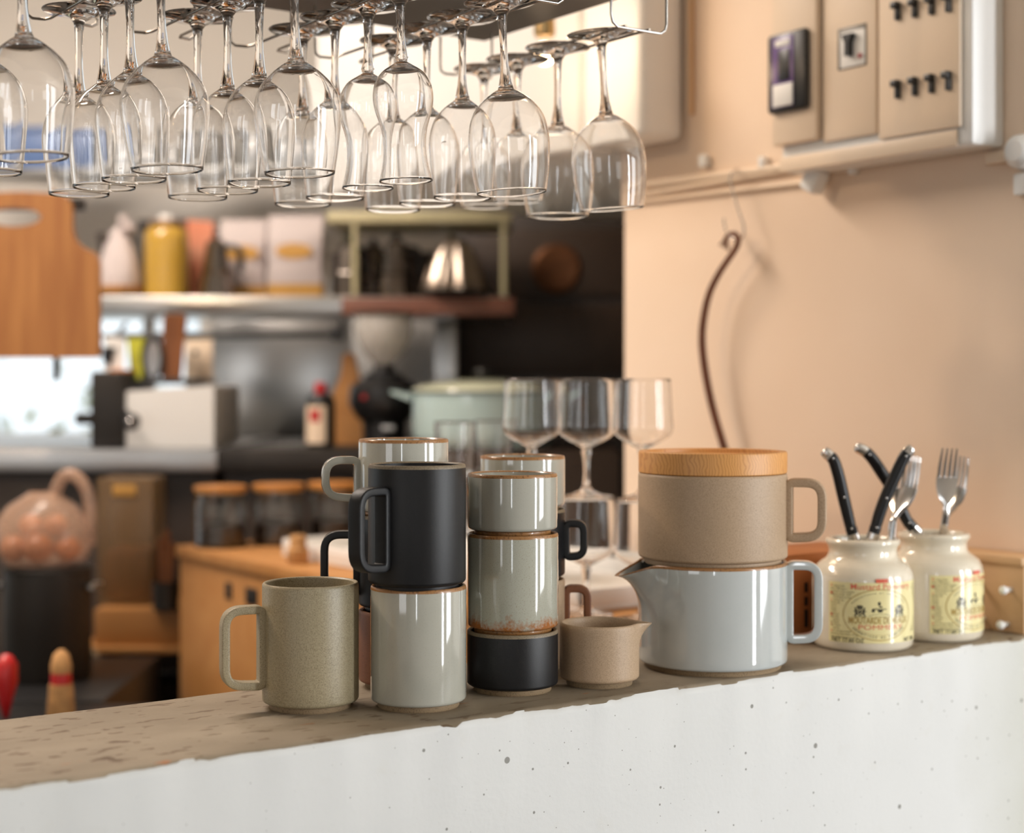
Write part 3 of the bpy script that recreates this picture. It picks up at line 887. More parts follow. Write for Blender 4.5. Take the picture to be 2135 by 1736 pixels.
# ================================================================== HANGING GLASSES AND RACK
def smooth_prof(pts, n=5):
    return [(p.x, p.y) for p in [Vector((q[0], q[1])) for q in [(v.x, v.y) for v in spline([(a, b, 0) for a, b in pts], n)]]]
def glass_mesh(name, outer, wall, stem_z, m, seg=72, foot_r=.035):
    """outer: bowl outline (r, z) from the stem up to the rim in a standing glass; foot at z=0"""
    z0 = outer[0][1]
    foot = [(0, .0016), (foot_r*.6, .0010), (foot_r-.002, 0), (foot_r-.0004, .0004), (foot_r, .0011), (foot_r-.0012, .0019), (foot_r*.55, .0042), (.0085, .0080), (.0050, .0135), (.0040, .022)]
    stem = [(.0034, stem_z*.50), (.0038, stem_z*.70), (.0049, stem_z*.84), (.0064, stem_z*.94)]
    o = smooth_prof(outer, 6)
    inner = []
    R = o[::-1]
    for k, (r, z) in enumerate(R):
        a = R[max(k-1, 0)]; b = R[min(k+1, len(R)-1)]
        t = Vector((b[0]-a[0], b[1]-a[1])).normalized(); n = Vector((t.y, -t.x))
        rr, zz = r+(-wall*1.0 if abs(t.y) > .01 else 0)*abs(t.y), z+wall*abs(t.x)
        if zz > z0+.006 and rr > .002: inner.append((rr, zz))
    rim = [(o[-1][0]-wall*.25, o[-1][1]+wall*.35), (o[-1][0]-wall*.75, o[-1][1]+wall*.35)]
    zi = inner[-1][1]
    prof = foot+stem+o+rim+inner+[(inner[-1][0]*.5, zi-.0008), (0, zi-.001)]
    bm = bmesh.new(); bm_lathe(bm, prof, seg)
    bmesh.ops.recalc_face_normals(bm, faces=bm.faces[:])
    me = bpy.data.meshes.new(name); bm.to_mesh(me); bm.free(); me.materials.append(m)
    me.polygons.foreach_set('use_smooth', [True]*len(me.polygons))
    return me
# standing outlines; total heights 0.180
tulip = glass_mesh('wine_glass', [(.0078,.080),(.0135,.0835),(.024,.092),(.0335,.104),(.0375,.118),(.0375,.132),(.0345,.155),(.0305,.1775)], .0011, .080, M['glass'])
big = glass_mesh('big_wine_glass', [(.0078,.084),(.0135,.087),(.026,.097),(.0345,.110),(.0382,.128),(.0380,.146),(.0358,.166),(.0330,.181)], .0011, .084, M['glass'])
slim = glass_mesh('slim_wine_glass', [(.0074,.082),(.0120,.0855),(.021,.093),(.0285,.104),(.0325,.118),(.0328,.132),(.0308,.155),(.0285,.1785)], .0010, .082, M['glass'])
curvy = glass_mesh('tulip_beer_glass', [(.0052,.066),(.010,.069),(.020,.076),(.0262,.087),(.0278,.098),(.0262,.110),(.0212,.127),(.0196,.142),(.0208,.158),(.0245,.175)], .0011, .066, M['glass'])
small = glass_mesh('small_wine_glass', [(.0074,.080),(.0120,.0835),(.021,.090),(.0285,.100),(.0305,.112),(.0300,.126),(.0280,.145),(.0262,.158)], .0011, .080, M['glass'])
RAILZ = CAMZ+.357
CHX = [.420, .541, .645, .757, .858, 1.020]
def hang(mesh, name, cat, ch, Y, label, tilt=(0, 0), dx=0.0):
    """slot into channel ch, Y metres from the guest side, head down"""
    X = CHX[ch]+dx
    z = RAILZ+.0035
    o = bpy.data.objects.new(name, mesh); COL.objects.link(o)
    # shift the foot so that the bowl hangs over the slot's centre line
    off = Vector((RX, RY, 0))*math.tan(rad(tilt[0]))*.11
    o.location = Vector((X, Y, z))+off*1.0
    spin = Matrix.Rotation(random.uniform(0, 6), 4, 'Z'); flip = Matrix.Rotation(PI, 4, 'X')
    tx = Matrix.Rotation(rad(tilt[0]), 4, Vector((FX, FY, 0)))   # negative: the rim swings to the right
    ty = Matrix.Rotation(rad(tilt[1]), 4, Vector((RX, RY, 0)))
    o.rotation_euler = (tx @ ty @ flip @ spin).to_euler()
    tag(o, label, cat, 'stemware hanging from the wire rack')
    return o
HG = [
 (tulip, 'wine_glass', 0, 1.275, 'large wine glass cut by the left edge of the photo, nearest of its row', (-3, 0)),
 (slim, 'wine_glass', 0, 1.375, 'wine glass hanging just behind the large one at the left edge', (0, 0)),
 (slim, 'wine_glass', 0, 1.465, 'small wine glass furthest back at the left edge of the photo', (0, 0)),
 (tulip, 'wine_glass', 1, 1.280, 'front wine glass of the second row from the left, its whole bowl in view', (-2.2, 0)),
 (slim, 'wine_glass', 1, 1.352, 'second from front in the second row from the left, above the plastic bag', (-1.5, 0)),
 (slim, 'wine_glass', 1, 1.420, 'third from front in the second row from the left', (0, 0)),
 (slim, 'wine_glass', 1, 1.486, 'rearmost in the second row from the left, above the cutting board edge', (0, 0)),
 (tulip, 'wine_glass', 2, 1.235, 'front wine glass of the third row from the left, above the white flour bags', (-1.8, 0)),
 (slim, 'wine_glass', 2, 1.309, 'second from front in the third row from the left', (0, 0)),
 (slim, 'wine_glass', 2, 1.376, 'third from front in the third row, above the left moka pot', (0, 0)),
 (slim, 'wine_glass', 2, 1.444, 'rearmost in the third row, above the yellow canister', (0, 0)),
 (curvy, 'beer_glass', 3, 1.241, 'curvy waisted glass with a flared rim, the nearer of the two curvy ones', (-2, 0)),
 (curvy, 'beer_glass', 3, 1.306, 'curvy waisted glass with a flared rim, the further of the two curvy ones', (0, 0)),
 (slim, 'wine_glass', 3, 1.370, 'wine glass hanging right behind the two curvy glasses', (0, 0)),
 (slim, 'wine_glass', 3, 1.437, 'rearmost in the row of the curvy glasses', (0, 0)),
 (big, 'wine_glass', 4, 1.219, 'egg-shaped big wine glass at the front of the fifth row, leaning right', (-3.2, 0)),
 (slim, 'wine_glass', 4, 1.296, 'second from front in the fifth row, over the fluted metal mould', (0, 0)),
 (slim, 'wine_glass', 4, 1.361, 'third from front in the fifth row', (0, 0)),
 (slim, 'wine_glass', 4, 1.428, 'rearmost in the fifth row, lowest rim above the cream rack', (0, 0)),
 (big, 'wine_glass', 5, 1.270, 'rightmost hanging glass, tilted, in front of the cream wall', (-4, 3)),
 (big, 'wine_glass', 5, 1.356, 'upright big wine glass left of the tilted rightmost one', (0, 0)),
 (small, 'wine_glass', 5, 1.430, 'small wine glass behind the egg-shaped one in the rightmost row', (0, 0)),
 (small, 'wine_glass', 5, 1.496, 'rearmost small wine glass of the rightmost row', (0, 0)),
]
for g in HG: hang(g[0], g[1], 'glass', g[2], g[3], g[4], g[5])

def rack():
    t = thing('glass_rack', 'wire stemware rack hung under a grey shelf, full of upside-down glasses', 'glass rack', (0, 0, 0))
    rw = .0023; yb, yf = 1.53, 1.20
    ztop = RAILZ+.055
    for X in CHX:
        g = .0155; o = .036
        f = 1.18 if X > .8 else 1.15
        if X == CHX[-1]: f = 1.222
        for sgn in (-1, 1):
            x = X+sgn*g; xo = X+sgn*o
            pts = [(x, f, RAILZ), (x, f+.12, RAILZ), (x, yb-.01, RAILZ)]
            path = [Vector(p) for p in pts]
            path += [Vector((x+sgn*.003, yb, RAILZ)), Vector((xo-sgn*.006, yb+.002, RAILZ)), Vector((xo-sgn*.001, yb+.002, RAILZ+.003)), Vector((xo, yb+.002, RAILZ+.009)), Vector((xo, yb+.002, ztop))]
            bm = bmesh.new(); bm_tube(bm, path, rw*.62, 8)
            finish('rail', bm, M['rail'], t, angle=60)
        # front hoop that carries both rails
        h = [(X-o, f-.002, ztop), (X-o, f-.002, RAILZ+.008), (X-o+.002, f-.002, RAILZ+.001), (X-o+.008, f-.002, RAILZ-.003), (X, f-.002, RAILZ-.003),
             (X+o-.008, f-.002, RAILZ-.003), (X+o-.002, f-.002, RAILZ+.001), (X+o, f-.002, RAILZ+.008), (X+o, f-.002, ztop)]
        bm = bmesh.new(); bm_tube(bm, [Vector(p) for p in h], rw*.62, 8); finish('hoop', bm, M['wire'], t, angle=60)
    bm = bmesh.new(); bm_box(bm, .30, 1.075, 1.02, 1.575, ztop, ztop+.022, .002)
    finish('shelf_board', bm, M['rack_panel'], t)
    for x, y in ((.36, 1.05), (1.03, 1.05), (.36, 1.5), (1.03, 1.5)):
        bm = bmesh.new(); bm_tube(bm, [(x, y, ztop+.02), (x, y, 2.75)], .005, 10); finish('hanging_rod', bm, M['wire'], t)
rack()

# ================================================================== CABINET BEHIND THE BAR
CT = CAMZ-.297   # its top
def cabinet():
    t = thing('cabinet', 'pine cabinet behind the bar with two dark holes in its side', 'cabinet', (1.18, 1.40, 0))
    bm = bmesh.new(); bm_box(bm, .004, .375, 0, 1.33, 0, CT-.022, .002)
    finish('body', bm, M['ply'], t)
    bm = bmesh.new(); bm_box(bm, -.002, .378, -.004, 1.336, CT-.022, CT, .002); finish('top', bm, M['ply'], t)
    for y, w_ in ((1.05, .045), (1.14, .024)):
        bm = bmesh.new(); bm_box(bm, .0015, .0045, y-w_/2-.02, y+w_/2-.02, CT-.075, CT-.047, .001, 2); finish('finger_hole', bm, M['ink'], t)
    bm = bmesh.new(); bm_sphere(bm, (.002, .90, CT-.24), .006, 12, (.4,1,1)); finish('knob', bm, M['ink'], t)
cabinet()
def tray():
    o = thing('tray', 'flat white tray lying on the pine cabinet under the standing glasses', 'tray', (1.255, 1.62, CT))
    bm = bmesh.new(); bm_box(bm, 0, .285, 0, .84, .0005, .007, .003, 3); finish('base', bm, M['white'], o)
    bm = bmesh.new()
    for a in ((0, .006, 0, .84), (.279, .285, 0, .84), (0, .285, 0, .006), (0, .285, .834, .84)): bm_box(bm, a[0], a[1], a[2], a[3], .006, .03, .002)
    finish('rim', bm, M['white'], o)
tray()

# stacked stem glasses on the tray
sg = glass_mesh('goblet', [(.0056,.062),(.0125,.0655),(.025,.072),(.0335,.0785),(.0368,.085),(.0372,.091),(.0358,.113),(.0340,.1475)], .0013, .060, M['glass'], 64, .034)
def goblets():
    H = .1481
    cols = [(1108, 2.00, 'left'), (1222, 1.985, 'middle'), (1340, 1.94, 'right')]
    for px, D, w_ in cols:
        p = kp(px, D)
        for k in range(2):     # the upper one's foot rests on the rim of the lower one
            o = bpy.data.objects.new('goblet', sg); COL.objects.link(o); o.location = (p.x, p.y, CT+.0072+k*H)
            tag(o, '%s clear goblet in the %s of the three columns behind the mugs' % (('lower', 'upper')[k], w_), 'glass', 'goblets stacked on the tray')
goblets()
def tumblers():
    R, h = .030, .078
    prof = [(0, .0), (R*.84, 0), (R*.87, .0015), (R*.873, .0035), (R*.935, h*.5), (R*.998, h-.0025), (R, h-.001), (R-.0006, h), (R-.0012, h-.0005), (R*.998-.0012, h-.0025), (R*.935-.0012, h*.5), (R*.88-.0012, .012), (R*.87-.0012, .009), (R*.82, .0065), (0, .006)]
    bm = bmesh.new(); bm_lathe(bm, prof, 64); bmesh.ops.recalc_face_normals(bm, faces=bm.faces[:])
    me = bpy.data.meshes.new('tumbler'); bm.to_mesh(me); bm.free(); me.materials.append(M['glass'])
    me.polygons.foreach_set('use_smooth', [True]*len(me.polygons)); me.set_sharp_from_angle(angle=rad(40))
    for px, D, nm in ((948, 2.30, 'behind the grey mug'), (1030, 2.38, 'nearest the goblets')):
        for k in range(3):
            o = bpy.data.objects.new('tumbler', me); COL.objects.link(o); p = kp(px, D)
            # each rests on the rim of the one below
            o.location = (p.x, p.y, CT+.0072+k*(h+.0004))
            tag(o, 'plain straight tumbler, %s of a stack of three %s' % (('bottom', 'middle', 'top')[k], nm), 'glass', 'tumblers stacked on the tray')
tumblers()

# storage jars with wooden lids at the far end of the cabinet
def storage_jars():
    t = thing('storage_jar', 'leftmost of the glass jars with wooden lids on the cabinet, dark contents', 'jar')
    R, h = .048, .098
    lathe('body', [(0, 0), (R-.004, 0), (R, .005), (R, .007), (R, h-.023), (R, h-.02), (R-.006, h-.008), (R-.006, h), (R-.009, h), (R-.009, h-.009), (R-.003, h-.021), (R-.003, h-.024), (R-.003, .009), (R-.003, .006), (R-.006, .005), (0, .005)], M['glass_warm'], t, 56)
    lathe('lid', [(0, 0), (R-.001, 0), (R, .001), (R, .0075), (R-.002, .009), (0, .009)], M['jarlid'], t, 48, loc=(0, 0, h+.0045))
    lathe('seal', [(R-.016, 0), (R-.003, 0), (R-.002, .002), (R-.003, .004), (R-.016, .004)], M['ochre'], t, 40, loc=(0, 0, h+.0003))
    lathe('contents', [(0, 0), (R-.005, 0), (R-.005, .030), (R-.012, .035), (0, .034)], M['dkbrown'], t, 40, loc=(0, 0, .0065))
    ys = [(1.235, 2.665), (1.345, 2.65), (1.455, 2.64)]
    t.location = (ys[0][0], ys[0][1], CT)
    dup(t, (ys[1][0], ys[1][1], CT), .3, 'middle glass jar with a wooden lid on the cabinet', None)
    dup(t, (ys[2][0], ys[2][1], CT), .6, 'rightmost glass jar with a wooden lid, beyond the black mug handle')
    for o in bpy.data.objects:
        if o.name.startswith('storage_jar'): o['group'] = 'jars with wooden lids on the cabinet'
storage_jars()
p = kp(621, 2.62); lathe('cork', [(0, 0), (.016, 0), (.018, .003), (.018, .024), (.014, .027), (.014, .044), (.012, .047), (0, .047)], M['cork'], None, 32, loc=(p.x, p.y, CT))
tag(bpy.data.objects['cork'], 'small wooden stopper standing on the cabinet in front of the glass jars', 'stopper')

# ================================================================== RIGHT WALL FITTINGS
def wy(px, X=WX):
    r = (px-1067)/F_PX; return X*(RX-FX*r)/(FY*r-RY)
def wz(px, py, X=WX):
    y = wy(px, X); D = FX*X+FY*y; return CAMZ+(800-py)/F_PX*D
def on_wall(px, py, X=WX): return wy(px, X), wz(px, py, X)
def breaker_panel():
    XF = WX-.06
    t = thing('breaker_panel', 'ivory electrical panel with rows of black switches on the cream wall', 'electrical panel', (WX, wy(1850), wz(1850, 250)))
    o = t.location
    y0 = wy(2096, WX); y1 = wy(1628, XF); zb = wz(2030, 300, XF); zt = zb+.36
    def B(name, x0, x1, a, b, c, d, m, bev=.002, par=t):
        bm = bmesh.new(); bm_box(bm, x0-o.x, x1-o.x, a-o.y, b-o.y, c-o.z, d-o.z, bev)
        ob = finish(name, bm, m, par); return ob
    hs = B('housing', XF, WX-.0005, y0, y1, zb, zt, M['whiteplast'], .006)
    # raised cover sheets
    ya, yb = y0+.014, wy(1835, XF); c1 = B('cover', XF-.006, XF, ya, yb-.002, zb+.022, zt-.01, M['panelplast'])
    yc = wy(1722, XF); c2 = B('cover', XF-.006, XF, yb+.002, yc, zb+.03, zt-.01, M['panelplast'])
    yd = wy(1610, XF); c3 = B('cover', XF-.014, XF, yc+.004, y1+.004, zb+.034, zt-.01, M['panelplast'], .004)
    B('sill', XF-.004, XF, y0+.02, y1, zb, zb+.02, M['panelplast'])
    # rows of small switches in the right cover
    for py in (185, 22):
        for px in (1873, 1909, 1944, 1979):
            y = wy(px, XF-.006); z = wz(px, py-(px-1873)*.17, XF-.006)
            bm = bmesh.new()
            bm_box(bm, XF-.0105-o.x, XF-.0055-o.x, y-.0035-o.y, y+.0035-o.y, z-.012-o.z, z+.010-o.z, .001)
            bm_box(bm, XF-.0155-o.x, XF-.0085-o.x, y-.004-o.y, y+.006-o.y, z+.002-o.z, z+.010-o.z, .001)
            finish('switch', bm, M['blackplast'], t)
    # main lever in a recess
    y, z = on_wall(1776, 98, XF-.006)
    B('recess', XF-.0072, XF-.0058, y-.024, y+.023, z-.026, z+.026, M['rack_panel'], .0005)
    B('lever_plate', XF-.0085, XF-.006, y-.023, y+.018, z-.025, z+.020, M['white'], .001)
    bm = bmesh.new()
    bm_prism(bm, [(-.009, .013), (-.0035, .003), (-.0035, -.014), (.0035, -.014), (.0035, .003), (.009, .013)], -.006, .004)
    lv = finish('lever', bm, M['blackplast'], t); lv.rotation_euler = (0, 0, PI/2*-1); lv.location = (XF-.011-o.x, y-o.y, z+.002-o.z)
    bm = bmesh.new(); bm_sphere(bm, (XF-.009-o.x, y-.016-o.y, z-.014-o.z), .003, 12); finish('test_button', bm, M['red'], t)
    # purple meter
    y, z = on_wall(1650, 150, XF-.014)
    B('meter', XF-.024, XF-.013, y-.034, y+.036, z-.052, z+.052, M['blackplast'], .006)
    B('meter_face', XF-.0255, XF-.0235, y-.014, y+.025, z-.046, z+.046, M['purple'], .002)
    B('meter_window', XF-.0272, XF-.0254, y-.008, y+.012, z-.012, z+.028, M['blackplast'], .001)
    B('meter_label', XF-.0272, XF-.0254, y-.014, y+.022, z-.045, z-.016, M['white'], .001)
    B('lettering', XF-.0265, XF-.0254, y-.008, y+.018, z+.033, z+.041, M['white'], .001)
breaker_panel()
def conduits():
    for k, (a, b, r, lab) in enumerate((
        (((1300, 392), (1660, 345)), None, .0055, 'upper of the cream painted pipes running to the panel'),
        (((1300, 412), (1660, 352)), None, .0042, 'middle cream painted pipe under the upper one'),
        (((1300, 425), (1700, 378)), None, .0034, 'lowest thin cream cable clipped along the wall'))):
        X = WX-r-.001
        pts = [Vector((X, *on_wall(*q, X=X))) for q in a]
        pts[0].y = min(pts[0].y, 1.88)
        o = tube('pipe', [pts[0]+(pts[1]-pts[0])*i/6 for i in range(7)], r, M['panelplast'], None, 12)
        tag(o, lab, 'pipe', 'pipes on the cream wall')
conduits()
def clip(px, py, w_, h_, lab, d=.012):
    y, z = on_wall(px, py, WX-d)
    o = box('cable_clip', -d, 0, -w_/2, w_/2, -h_/2, h_/2, M['whiteplast'], None, .002, (WX-.0004, y, z)); tag(o, lab, 'clip')
clip(1462, 335, .014, .018, 'small ochre-white pipe clip left of the hook')
clip(1585, 338, .010, .016, 'small pipe clip right above the hanging hook')
clip(1772, 345, .010, .022, 'slim white clip directly under the electrical panel')
def junction():
    y, z = on_wall(1690, 372, WX-.03)
    t = thing('junction_plug', 'white plug dangling under the left end of the electrical panel', 'plug', (WX-.02, y, z))
    bm = bmesh.new(); bm_box(bm, -.014, .010, -.014, .014, -.018, .014, .005, 3, rot=Matrix.Rotation(rad(28), 3, 'X')); finish('body', bm, M['whiteplast'], t)
    bm = bmesh.new(); bm_tube(bm, spline([(0, 0, .010), (.002, .012, .03), (.006, .01, .05)], 6), .004); finish('cable', bm, M['panelplast'], t)
    y, z = on_wall(2122, 315, WX-.02)
    t = thing('round_switch', 'round white switch cut by the right edge of the photo', 'switch', (WX, y, z))
    bm = bmesh.new(); bm_lathe(bm, [(0, .028), (.012, .027), (.019, .020), (.021, .008), (.022, 0), (0, 0)], 40); o = finish('dome', bm, M['whiteplast'], t); o.rotation_euler = (0, -PI/2, 0); o.location = (-.001, 0, 0)
    bm = bmesh.new(); bm_box(bm, -.012, 0, -.012, .014, -.05, -.024, .003); finish('base', bm, M['whiteplast'], t)
    y, z = on_wall(2092, 325, WX-.015)
    t = box('cable_trunking', -.012, 0, -.008, .03, -.007, .007, M['panelplast'], None, .002, (WX-.0004, y, z)); tag(t, 'short cream trunking beside the round white switch', 'trunking')
junction()
def hook_and_cord():
    X = WX-.026
    q = lambda px, py, X=X: Vector((X, *on_wall(px, py, X)))
    pts = [q(1538, 352, WX-.010), q(1528, 358), q(1522, 372), q(1528, 400), q(1540, 440), q(1550, 470), q(1549, 492), q(1537, 499), q(1520, 492), q(1511, 472), q(1509, 455)]
    o = tube('wire_hook', spline(pts, 6), .0014, M['wire'], None, 10)
    tag(o, 'long grey wire S-hook hanging from the pipes on the cream wall', 'hook')
    t = thing('leather_strap', 'long curved brown leather strap looped over the wire hook', 'strap', q(1543, 486))
    base = t.location.copy()
    pp = [q(1520, 500), q(1529, 490), q(1540, 488), q(1547, 500), q(1541, 520), q(1510, 566), q(1488, 610), q(1476, 660), q(1472, 710), q(1478, 770), q(1494, 850), q(1524, 952), q(1545, 1010)]
    bm = bmesh.new(); sp = spline([v-base-Vector((.008, 0, 0)) for v in pp], 8)
    m = len(sp); bm_sweep(bm, sp, lambda k: circ(.0034+.0022*min(1, k/(m*.7)), 10)); finish('strap', bm, M['leather'], t, angle=60)
    bm = bmesh.new()
    for k in range(5):
        a = q(1534, 492)-base-Vector((.010+.002*k, 0, 0)); b = q(1512+5*k, 512+3*k)-base-Vector((.012, 0, 0))
        bm_tube(bm, [a, a.lerp(b, .5)+Vector((0, 0, .002)), b], .0011, 6)
    finish('fringe', bm, M['leather'], t)
hook_and_cord()

# ================================================================== KITCHEN (square to the view)
def kthing(name, label, cat, px, D, py, group=None, rz=0.0):
    """stands at the point seen at pixel (px, py), D metres away"""
    return thing(name, label, cat, kp(px, D, py), AZ+rz, group)
# steel counter, shelf and dark fronts
def kbox(name, px0, px1, D0, D1, z0, z1, m, label=None, cat=None, bev=.003, parent=None):
    L0 = (px0-1067)/F_PX*D0; L1 = (px1-1067)/F_PX*D0
    bm = bmesh.new(); bm_box(bm, L0, L1, 0, D1-D0, z0, z1, bev)
    o = finish(name, bm, m, parent)
    if parent is None: o.location = K(0, D0); o.rotation_euler = (0, 0, AZ)
    if label: tag(o, label, cat)
    return o
CZ = CAMZ-.13
def counter():
    t = thing('steel_counter', 'steel kitchen counter at the back left under the window', 'counter', K(0, 3.15), AZ)
    L0, L1 = sz(-300-1067, 3.15), sz(452-1067, 3.15)
    bm = bmesh.new(); bm_box(bm, L0, L1, 0, .9, CZ-.045, CZ, .004); finish('top', bm, M['steel_soft'], t)
    bm = bmesh.new(); bm_box(bm, L0+.01, L1-.01, .04, .86, 0, CZ-.0455, .003); finish('body', bm, M['dkbrown'], t)
    bm = bmesh.new(); bm_tube(bm, [(L0+.02, .0, CZ-.47), (L1-.02, .0, CZ-.45)], .012, 12)
    for x in (L0+.05, L1-.05): bm_tube(bm, [(x, 0, CZ-.46), (x, .045, CZ-.46)], .008, 8)
    finish('rail', bm, M['darkmetal'], t)
counter()
def dark_counter():
    t = thing('dark_counter', 'dark worktop unit under the sauce bottle and coffee grinder', 'counter', K(0, 3.15), AZ)
    L0, L1 = sz(455-1067, 3.15), sz(846-1067, 3.15)
    bm = bmesh.new(); bm_box(bm, L0, L1, 0, .9, CZ-.045, CZ, .004); finish('top', bm, M['darkmetal'], t)
    bm = bmesh.new(); bm_box(bm, L0+.003, L1-.01, .04, .86, 0, CZ-.0455, .003); finish('body', bm, M['dkbrown'], t)
dark_counter()
def shelf():
    D = 3.4
    t = thing('wall_shelf', 'long steel wall shelf carrying tins, flour bags and coffee pots', 'shelf', K(0, D), AZ)
    L0, L1 = sz(100-1067, D), sz(1062-1067, D)
    zt = CAMZ+sz(800-617, D)
    bm = bmesh.new(); bm_box(bm, L0, L1, 0, .36, zt-sz(37, D), zt, .003); finish('shelf_board', bm, M['steel'], t)
    for L in (sz(240-1067, D), sz(930-1067, D)):
        bm = bmesh.new(); bm_box(bm, L-.012, L+.012, .30, .34, zt-.30, zt-.03, .002); finish('bracket', bm, M['steel'], t)
    bm = bmesh.new(); bm_box(bm, L1-.36, L1+.01, -.012, .0, zt-sz(40, D), zt-.004, .002); finish('edge_strip', bm, M['strip'], t)
    return zt
SHZ = shelf()
DS = 3.47
# splash panels behind
kbox('steel_splashback', 440, 735, 3.95, 3.97, CZ, CAMZ+.16, M['steel'], 'brushed steel splashback panel under the hook bar', 'panel')
kbox('splash_panel', 735, 925, 3.93, 3.96, CZ, CAMZ+.17, M['white'], 'pale panel behind the coffee grinder', 'panel')
kbox('corner_post', 905, 945, 3.75, 3.79, CZ, CAMZ+.17, M['steel'], 'upright steel post right of the grinder, above the blue pot', 'post')
# dark recess right of the shelf
def dark_cupboard():
    D = 3.35
    t = thing('dark_cupboard', 'tall dark brown cupboard in shade between the shelf and the cream wall', 'cupboard', K(0, D), AZ)
    L0, L1 = sz(952-1067, 3.8), 1.35
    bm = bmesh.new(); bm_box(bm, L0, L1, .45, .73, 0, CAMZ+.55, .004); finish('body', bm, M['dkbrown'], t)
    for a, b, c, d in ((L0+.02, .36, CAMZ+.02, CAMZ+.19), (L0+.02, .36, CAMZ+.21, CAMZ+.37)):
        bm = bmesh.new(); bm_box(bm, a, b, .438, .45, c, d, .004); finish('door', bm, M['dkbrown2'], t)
    lathe('copper_disc', [(0, 0), (.055, 0), (.06, .004), (.05, .010), (0, .006)], M['oldpan'], t, 40).location = (sz(1160-1067, 3.8), .437, CAMZ+.275)
    bpy.data.objects['copper_disc'].rotation_euler = (PI/2, 0, 0)
dark_cupboard()
# cream wire rack over the coffee pots
def plate_rack():
    D = 3.42
    t = thing('plate_rack', 'cream metal rack standing on the shelf over the coffee pots', 'rack', K(0, D, SHZ), AZ)
    zt = sz(617-440, D); L0, L1 = sz(683-1067, D), sz(1066-1067, D)
    bm = bmesh.new(); bm_box(bm, L0, L1, -.02, .26, zt-.026, zt, .004); finish('top', bm, M['rackpaint'], t)
    for L, y in ((sz(741-1067, D), -.01), (sz(1050-1067, D), -.01), (sz(931-1067, D), .24), (L0+.02, .19)):
        bm = bmesh.new(); bm_tube(bm, [(L, y, .0005), (L, y, zt-.02)], lambda k: .0065, 10); finish('post', bm, M['rackpaint'], t)
    return D, zt
plate_rack()
# second rack at a higher level, with the things seen through the stemware
def upper_shelf():
    D = 3.75
    z = CAMZ+sz(800-350, D)
    t = thing('upper_shelf', 'pale upper shelf seen through the hanging stemware', 'shelf', K(0, D, z), AZ)
    bm = bmesh.new(); bm_box(bm, sz(-100-1067, D), sz(925-1067, D), 0, .15, -.02, 0, .003); finish('board', bm, M['steel'], t)
    def crate(px0, px1, h, m, lab, cat='box'):
        o = thing('storage_box', lab, cat, K(sz((px0+px1)/2-1067, D), D+.02, z), AZ)
        w_ = sz(px1-px0, D)/2
        bm = bmesh.new(); bm_box(bm, -w_, w_, 0, .1, .0005, h-.015, .006); finish('body', bm, m, o)
        bm = bmesh.new(); bm_box(bm, -w_-.004, w_+.004, -.004, .104, h-.015, h, .004); finish('lid', bm, m, o)
    crate(-20, 190, .105, M['blue'], 'blue storage box on the upper shelf at the left, behind the stemware')
    crate(205, 340, .06, M['steel_soft'], 'steel container on the upper shelf, right of the blue box')
    crate(365, 520, .10, M['rack_panel'], 'grey box on the upper shelf in the middle')
    crate(540, 690, .09, M['steel_soft'], 'broad steel box on the upper shelf behind the middle stemware')
    crate(715, 900, .075, M['rack_panel'], 'dull grey box at the right end of the upper shelf')
upper_shelf()

def cutting_board():
    D = 2.75
    s = sz(1, D)
    t = thing('cutting_board', 'large brown wooden cutting board with an oval grip hole, hanging at the left edge', 'cutting board', kp(0, D, 745), AZ)
    pts = [(-140, 745), (205, 745), (205, 530), (160, 510), (148, 480), (148, 430), (135, 405), (40, 398), (-60, 405), (-88, 430), (-92, 480), (-140, 530)]
    ol = fillet([(x*s, (745-y)*s) for x, y in pts][::1], [0.004, .008, .03, .02, .03, .03, .03, .05, .03, .03, .02, .02], 5)
    hole = [((28+56*math.cos(a))*s, (745-452+20*math.sin(a))*s) for a in [2*PI*i/36 for i in range(36)]]
    bm = bmesh.new(); th = .02
    for y in (0, th):
        a = [bm.verts.new((x, y, z)) for x, z in ol]; b = [bm.verts.new((x, y, z)) for x, z in hole]
        es = [bm.edges.new((a[i], a[(i+1) % len(a)])) for i in range(len(a))]+[bm.edges.new((b[i], b[(i+1) % len(b)])) for i in range(len(b))]
        bmesh.ops.triangle_fill(bm, use_beauty=True, use_dissolve=False, edges=es)
        if y == 0: A0, B0 = a, b
        else:
            for P_, Q_ in ((A0, a), (B0, b)):
                for i in range(len(P_)): bm.faces.new((P_[i], P_[(i+1) % len(P_)], Q_[(i+1) % len(P_)], Q_[i]))
    finish('board', bm, M['board_wood'], t, angle=40)
    # overlapping second board edge
    t2 = thing('cutting_board', 'second wooden board peeking out behind the large one with a dark peg', 'cutting board', kp(0, D+.03, 738), AZ)
    bm = bmesh.new(); bm_box(bm, -100*s, 209*s, 0, .014, .0, .14, .003); finish('board', bm, M['board_wood'], t2)
    o = box('hook_rail', -.4, .12, 0, .02, -.01, .01, M['darkmetal'], None, .002, kp(30, D+.025, 425)); o.rotation_euler = (0, 0, AZ)
    tag(o, 'dark rail carrying the cutting boards, seen through the grip hole', 'rail')
    o = box('peg', -.005, .005, 0, .01, -.04, .03, M['blackplast'], None, .002, kp(115, D+.045, 745)); o.rotation_euler = (0, 0, AZ); tag(o, 'short black tool end hanging below the cutting boards', 'tool')
cutting_board()

